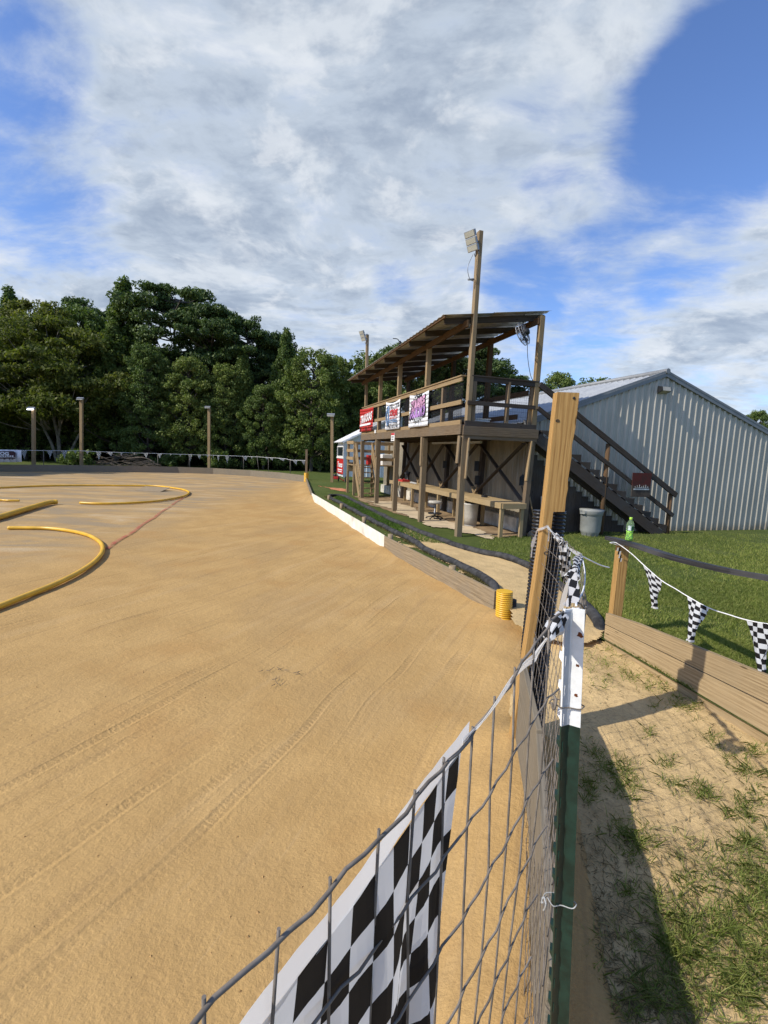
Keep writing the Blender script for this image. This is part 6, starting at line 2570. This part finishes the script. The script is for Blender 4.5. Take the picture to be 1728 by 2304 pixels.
tree('pine', 1128, 50, 826, 1.15, 'wide pine between the near stand pole and the end post', 'pine3')
tree('broad', 1248, 60, 834, .9, 'round tree above the building roof, left of the pine post', 'broad2')
tree('wispy', 1322, 70, 848, 1.2, 'light tree just over the roof ridge, right of the pine post', 'wispy')
tree('broad', 1372, 74, 862, 1.0, 'low tree barely over the roof ridge', 'broad')
tree('broad', 1690, 62, 921, .9, 'tree over the right slope of the metal building', 'broad')
tree('broad', 1765, 62, 930, 1.0, 'tree at the right edge over the metal building', 'broad2')
# front rank of the wood
tree('low', 335, 41, 770, .85, 'bushy tree standing before the big round pine', 'low')
tree('pointed', 262, 43, 735, 1.15, 'leafy pointed tree in front of the tallest pointed tree', 'pointed2')
tree('low', 425, 41.5, 800, .9, 'dense bushy tree behind the middle light post, left of it', 'low2')
tree('low', 508, 42.5, 815, .85, 'dense bushy tree right of the middle light post', 'low')
tree('pointed', 545, 43, 800, 1.1, 'leafy tree in front of the second round pine', 'pointed')
tree('low', 592, 42, 862, .9, 'drooping bush like tree before the narrow pointed tree', 'low2')
tree('low', 655, 43, 880, .85, 'low bushy tree left of the grey green round tree', 'low')
tree('low', 720, 43, 868, .8, 'low bushy tree behind the dark light post', 'low2')
tree('low', 798, 46, 872, .8, 'bushy tree behind the red banner of the stand', 'low')
tree('wispy', 470, 41, 905, .7, 'thin young tree beside the middle light post', 'wispy')
tree('low', 60, 43, 790, .9, 'dense bushy tree behind the lit light post', 'low2')
tree('low', -50, 40, 800, .9, 'dense bushy tree at the left edge of the wood', 'low')
tree('low', 170, 44, 805, .9, 'dense bushy tree behind the second light post', 'low')
# second rank seen only through gaps
for i, u in enumerate(range(-140, 900, 62)):
    v = float(np.interp(u, [-140, 100, 290, 400, 560, 700, 850], [735, 745, 770, 790, 815, 845, 850]))
    tree(['broad', 'low', 'broad'][i % 3], u + random.uniform(-12, 12), 54 + random.uniform(-2, 6), v, 1.15, 'tree of the second rank of the wood, seen only through gaps', ['broad', 'low2', 'broad2'][i % 3], group='second rank trees of the wood')
for u in (-330, -250, -180, -110):
    tree('broad', u, 40, 690, 1.0, 'tree of the wood past the left edge of the track', 'broad2', group='trees past the left edge')
for X_, Y_ in ((-42, 6), (-43, 13), (-41, 18.5), (-39, 23.5)):
    tree_from('low', 'tree of the wood past the left edge of the track', Vector((X_, Y_, .2)), 19.0, .85, X_ * 1.7, 'trees past the left edge', 'low')
# the open spreading tree on the near side of the wood
spt = thing('spreading_tree', 'wide spreading olive green tree with several pale trunks, nearest of the wood', 'tree', atY(128, 1046, 41.5))
spt.location.z = .2
spt.scale = (1.2, 1.05, 1.2)
g = np.random.default_rng(77)
C, Rr, N, limbs = [], [], [], []
for i in range(230):
    f = g.random()
    z = 3.0 + 6.6 * f
    wmax = 5.9 * math.sqrt(max(.05, 1 - ((f - .3) / .72) ** 2))
    a = g.random() * 6.283
    rr = wmax * math.sqrt(g.uniform(.05, 1))
    z -= .09 * max(0, rr - 2.5) ** 2 * .6
    c = (rr * math.cos(a) + .3, rr * math.sin(a), z)
    C.append(c)
    s = g.uniform(.5, 1.0)
    Rr.append((s * 1.25, s * 1.25, s * .5))
    N.append(int(g.uniform(170, 260)))
    if g.random() < .3:
        limbs.append(((c[0] * .3, c[1] * .3, max(2.2, z - 1.8)), c, .05))
numpy_mesh('crown', leaves(C, Rr, N, .125, seed=5), 4, M_leaf_olive, parent=spt)
b_ = branch_mb([([(.15, 0, -.3), (.2, 0, 1.5), (-.1, 0, 3.2), (-.5, .2, 5.5)], .17, .05), ([(.1, 0, -.3), (-.3, 0, 1.2), (-1.0, .1, 2.6), (-1.7, .3, 4.6)], .14, .04),
                ([(.9, .1, -.3), (1.1, 0, .8), (1.7, 0, 2.0), (2.6, .2, 3.6)], .14, .04), ([(.2, 0, 1.8), (.5, 0, 3.2), (.7, .1, 5)], .1, .03)], limbs, 4)
for i in range(len(b_.v)):
    p = b_.v[i]
    b_.v[i] = (p[0] + spt.location.x, p[1] + spt.location.y, p[2] + spt.location.z)
b_.build('trunk', plain('pale_bark', (.23, .20, .16), .9, 0, .1, .35, 3, .4), spt)
# small drooping shrub by the middle light post, weeds by the brush pile
for (u, Y, hh, label) in ((488, 40.5, 1.7, 'drooping leafy shrub right of the middle light post'), (170, 35.5, 1.1, 'low weedy shrub behind the second light post'), (385, 40, 1.4, 'low leafy shrub right of the brush pile')):
    b = atY(u, 1040, Y)
    t = thing('shrub', label, 'shrub', (b.x, Y, .2))
    C, Rr, N = [], [], []
    for i in range(22):
        a = g.random() * 6.283
        r = g.random() * 1.1
        C.append((r * math.cos(a), r * math.sin(a), hh * g.uniform(.15, .9)))
        Rr.append((.4, .4, .3))
        N.append(60)
    numpy_mesh('foliage', leaves(C, Rr, N, .13, seed=int(u)), 4, M_leaf_broad, parent=t)
    mb = MB()
    for i in range(7):
        a = g.random() * 6.283
        mb.tube([Vector((b.x, Y, .15)), Vector((b.x + .5 * math.cos(a), Y + .5 * math.sin(a), .2 + hh * .7))], [.03, .01], 5)
    mb.build('stems', M_bark, t)
# undergrowth of the wood, forest shade put into its colour: uncountable, one object
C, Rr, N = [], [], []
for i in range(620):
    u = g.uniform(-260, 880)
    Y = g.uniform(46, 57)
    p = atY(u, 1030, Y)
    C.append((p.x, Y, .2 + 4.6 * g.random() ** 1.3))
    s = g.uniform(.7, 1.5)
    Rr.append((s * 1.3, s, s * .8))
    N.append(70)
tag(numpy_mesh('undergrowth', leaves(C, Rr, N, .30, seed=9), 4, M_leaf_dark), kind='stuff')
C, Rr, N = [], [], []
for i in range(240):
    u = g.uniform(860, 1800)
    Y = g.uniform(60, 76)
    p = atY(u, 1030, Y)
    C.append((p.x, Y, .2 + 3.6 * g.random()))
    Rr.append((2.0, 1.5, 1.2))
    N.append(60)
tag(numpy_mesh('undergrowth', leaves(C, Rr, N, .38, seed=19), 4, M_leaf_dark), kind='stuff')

# ------------------------------------------------------------------ grass blades
def blades(px_, py_, pz_, h, w, lean, seed):
    g = np.random.default_rng(seed)
    n = len(px_)
    a = g.random(n) * 6.283
    b = g.random(n) * 6.283
    hh = h * g.uniform(.5, 1.3, n)
    ln = lean * g.uniform(.2, 1.4, n) * hh
    ww = w * g.uniform(.6, 1.3, n)
    base = np.stack([px_, py_, pz_], 1)
    side = np.stack([np.cos(a), np.sin(a), np.zeros(n)], 1) * ww[:, None]
    tilt = np.stack([np.cos(b) * ln, np.sin(b) * ln, hh], 1)
    mid = base + tilt * np.array([.38, .38, .55])
    tip = base + tilt
    q = np.stack([base - side, base + side, mid + side * .75, tip, mid - side * .75], 1)
    return q.reshape(-1, 3)


def in_poly(x, y, P):
    ins = np.zeros(x.shape, bool)
    for i in range(len(P)):
        a, b = P[i], P[(i + 1) % len(P)]
        ins ^= ((a.y > y) != (b.y > y)) & (x < (b.x - a.x) * (y - a.y) / ((b.y - a.y) or 1e-9) + a.x)
    return ins


G = np.random.default_rng(3)
# mown lawn, denser where it is closer
n = 260000
v_ = 1160 + (1560 - 1160) * G.random(n) ** .9
u_ = 1080 + (1800 - 1080) * G.random(n)
F = np.array([FW, RT, DN])
dirs = np.array(FW)[None, :] + np.array(RT)[None, :] * ((u_ - 864) / F_PX)[:, None] + np.array(DN)[None, :] * ((v_ - 1152) / F_PX)[:, None]
k_ = (.2 - 2.0) / dirs[:, 2]
gx, gy = dirs[:, 0] * k_, dirs[:, 1] * k_
right_of = (gx - RB_A.x) * (RB_B.y - RB_A.y) - (gy - RB_A.y) * (RB_B.x - RB_A.x)
outp = [at(u, v, .2) for u, v in outer]
ox = np.interp(gy, [p.y for p in outp][::-1], [p.x for p in outp][::-1])
lw = (gx - OX.x) * DW.x + (gy - OX.y) * DW.y
ls_ = (gx - OX.x) * DS.x + (gy - OX.y) * DS.y
ok = (gy > 2.0) & (gy < 13) & np.where(gy > 4.6, gx > ox + .08, right_of < -.02) & ~((lw > .1) & (lw < 2.0) & (ls_ > -.1)) & ~((lw > 2.0) & (ls_ > .35))
thin = fbm(gx * 1.1, gy * 1.1, 4)
ok &= (thin > .36 + .0 * gx) | (G.random(n) < .25)
gx, gy = gx[ok], gy[ok]
tag(numpy_mesh('grass', blades(gx, gy, np.full(len(gx), .2), .038, .0032, .9, 4), 5, M_grass), kind='stuff')
# lush strip between the pipes
P1 = [at(u, v, .2) for u, v in outer[1:9]]
P2 = [at(u, v, .2) for u, v in inner_[1:7]]
poly = P1[:7] + P2[::-1]
xs_ = G.uniform(min(p.x for p in poly), max(p.x for p in poly), 90000)
ys__ = G.uniform(min(p.y for p in poly), max(p.y for p in poly), 90000)
ok = in_poly(xs_, ys__, poly) & (ys__ > 8.6 + 2.2 * fbm(xs_ * 2, ys__ * 2, 3))
tag(numpy_mesh('turf', blades(xs_[ok], ys__[ok], np.full(ok.sum(), .2), .05, .006, .8, 5), 5, M_turf), kind='stuff')
# tufts in the sand: soft clumps given as (u, v, spread px, count)
tx, ty = [], []
for (u, v, su, sv, cnt) in ((1385, 1735, 28, 22, 420), (1418, 1768, 22, 22, 420), (1345, 1700, 14, 14, 120), (1328, 1772, 14, 16, 260), (1432, 1905, 30, 26, 480), (1395, 1870, 20, 14, 120), (1498, 1712, 18, 10, 130),
                            (1530, 1760, 26, 12, 170), (1580, 1785, 26, 12, 200), (1460, 1652, 10, 6, 60), (1645, 1712, 18, 9, 100), (1695, 1740, 26, 14, 220), (1600, 1665, 24, 8, 120), (1700, 1690, 26, 10, 160),
                            (1640, 1950, 55, 40, 900), (1690, 1900, 40, 26, 600), (1600, 2080, 60, 60, 1300), (1680, 2060, 60, 60, 1500), (1560, 2180, 60, 60, 1200), (1640, 2200, 70, 60, 1500), (1710, 2180, 50, 70, 1100),
                            (1500, 2060, 36, 26, 420), (1530, 2130, 40, 30, 520), (1480, 2230, 50, 40, 600), (1540, 1990, 24, 16, 160), (1700, 1800, 30, 18, 260), (1670, 1830, 22, 14, 160), (1420, 2010, 26, 14, 110),
                            (1330, 1500, 30, 10, 120), (1380, 1500, 26, 12, 170), (1430, 1530, 30, 14, 200), (1480, 1545, 26, 12, 200), (1360, 1470, 22, 8, 120), (1340, 1545, 18, 8, 60), (1510, 1590, 30, 10, 160), (1545, 1600, 26, 12, 160), (1720, 1990, 30, 30, 400),
                            (1360, 2150, 40, 60, 90), (1300, 1440, 20, 10, 60)):
    m_ = int(cnt * (.75 if cnt < 300 else .55 if cnt < 900 else .34))
    uu = u + G.normal(size=m_) * su * .75
    vv = v + G.normal(size=m_) * sv * .75
    # blades gather in little plants
    ku = G.integers(0, max(4, cnt // 30), m_)
    cu_ = u + G.normal(size=max(4, cnt // 30)) * su
    cv_ = v + G.normal(size=max(4, cnt // 30)) * sv
    sel = G.random(m_) < .62
    uu = np.where(sel, cu_[ku] + G.normal(size=m_) * 7, uu)
    vv = np.where(sel, cv_[ku] + G.normal(size=m_) * 5, vv)
    for a_, b__ in zip(uu, vv):
        p = at(a_, b__, .1)
        tx.append(p.x)
        ty.append(p.y)
tx, ty = np.array(tx), np.array(ty)
ok = (tx > np.interp(ty, ly, lx) + .06) & (tx < np.interp(ty, ry, rx) + .02)
tx, ty = tx[ok], ty[ok]
tz = np.interp(ty, [0, 3.0, 4.6, 5.6], [.07, .10, .16, .205]) + (fbm(tx * 2.2, ty * 2.2, 4) - .45) * .05 - .004
tag(numpy_mesh('grass', blades(tx, ty, tz, .042, .0021, 1.7, 8), 5, M_grass), kind='stuff')
# dry bits of thatch lying on the sand
n = 5200
uu = G.uniform(1250, 1760, n)
vv = 1440 + (2330 - 1440) * G.random(n)
kx = np.where(G.random(n) < .45)[0]
uu[kx] = 1250 + 330 * G.random(len(kx))
vv[kx] = 1880 + 440 * G.random(len(kx))
dx_, dy_ = [], []
for a_, b__ in zip(uu, vv):
    p = at(a_, b__, .1)
    dx_.append(p.x)
    dy_.append(p.y)
dx_, dy_ = np.array(dx_), np.array(dy_)
ok = (dx_ > np.interp(dy_, ly, lx) + .05) & (dx_ < np.interp(dy_, ry, rx) + .02)
dx_, dy_ = dx_[ok], dy_[ok]
dz_ = np.interp(dy_, [0, 3.0, 4.6, 5.6], [.07, .10, .16, .205]) + (fbm(dx_ * 2.2, dy_ * 2.2, 4) - .45) * .05 + .002
tag(numpy_mesh('dry_thatch', blades(dx_, dy_, dz_, .010, .0022, 5.0, 12), 5, M_drygrass), kind='stuff')
# dry grass along the plank wall and the pipes
n = 9000
t_ = G.random(n)
pi_ = [at(u, v, .2) for u, v in inner_]
fx_ = np.interp(t_, np.linspace(0, 1, len(pi_)), [p.x for p in pi_]) - G.uniform(.02, .24, n)
fy_ = np.interp(t_, np.linspace(0, 1, len(pi_)), [p.y for p in pi_]) + G.normal(size=n) * .06
tag(numpy_mesh('dry_grass', blades(fx_, fy_, np.full(n, .2), .05, .003, 1.2, 15), 5, leaf_mat('straw_grass', (.13, .12, .04), (.2, .17, .07), (.3, .25, .12), .2)), kind='stuff')
# crumbs of earth on the track: nobody could count them
def clods(n, seed, xr, yr, size, ok_fn=None):
    g = np.random.default_rng(seed)
    x = g.uniform(*xr, n)
    y = yr[0] + (yr[1] - yr[0]) * g.random(n) ** 1.5
    if ok_fn is not None:
        q = ok_fn(x, y, g)
        x, y = x[q], y[q]
    n = len(x)
    s = size * g.uniform(.3, 1.3, n) ** 1.6
    o = np.array([[1, 0, 0], [-.5, .87, 0], [-.5, -.87, 0], [0, 0, 1.0]])
    faces = [(0, 1, 3), (1, 2, 3), (2, 0, 3)]
    a = g.random(n) * 6.28
    ca, sa = np.cos(a), np.sin(a)
    P = o[None] * s[:, None, None] * g.uniform(.6, 1.2, (n, 4, 1))
    X = P[..., 0] * ca[:, None] - P[..., 1] * sa[:, None] + x[:, None]
    Y = P[..., 0] * sa[:, None] + P[..., 1] * ca[:, None] + y[:, None]
    zb = (fbm(x * .7, y * .7, 3) - .45) * .03 + (fbm(x * 5, y * 5, 3, 1) - .45) * .014
    Z = P[..., 2] * .8 + zb[:, None] - .001
    V = np.stack([X, Y, Z], -1)
    return np.concatenate([V[:, f, :] for f in faces], 0).reshape(-1, 3) if False else V[:, faces, :].reshape(-1, 3)


def left_of_fence(x, y, g):
    lim = np.interp(y, [.5, .8, 3.0, 4.4, 5.6, 5.95, 9.76, 19], [.0, .2, .75, 1.1, 1.4, 1.42, .0, -2.95])
    edge = np.exp(-np.maximum(0, lim - x) / .5)
    return (x < lim - .04) & (g.random(len(x)) < .10 + .9 * edge)


V_ = clods(16000, 5, (-3.2, 1.5), (.6, 11), .0075, left_of_fence)
tag(numpy_mesh('earth_crumbs', V_, 3, plain('loose_earth', (.40, .25, .105), .97, 0, .05, .3, 12)), kind='stuff')
# twigs on the dirt
tw = MB()
for (u, v) in ((612, 1530), (618, 1540), (592, 1508), (625, 1507), (660, 1515)):
    p = at(u, v, .015)
    for q in range(3):
        a = random.random() * 6.28
        tw.tube([p + Vector((.03 * q, 0, .002)), p + Vector((.03 * q + math.cos(a) * .06, math.sin(a) * .06, .012))], [.003, .001], 4)
tag(tw.build('dry_twigs', M_stick), 'few dry grass twigs lying on the open dirt', 'twigs')
lf = MB()
p = at(1143, 1722, .02)
lf.face([p, p + Vector((.02, -.012, .01)), p + Vector((.045, 0, .012)), p + Vector((.02, .016, .004))])
tag(lf.build('fallen_leaf', M_leaf_olive), 'single green leaf on the dirt behind the wire mesh', 'leaf')
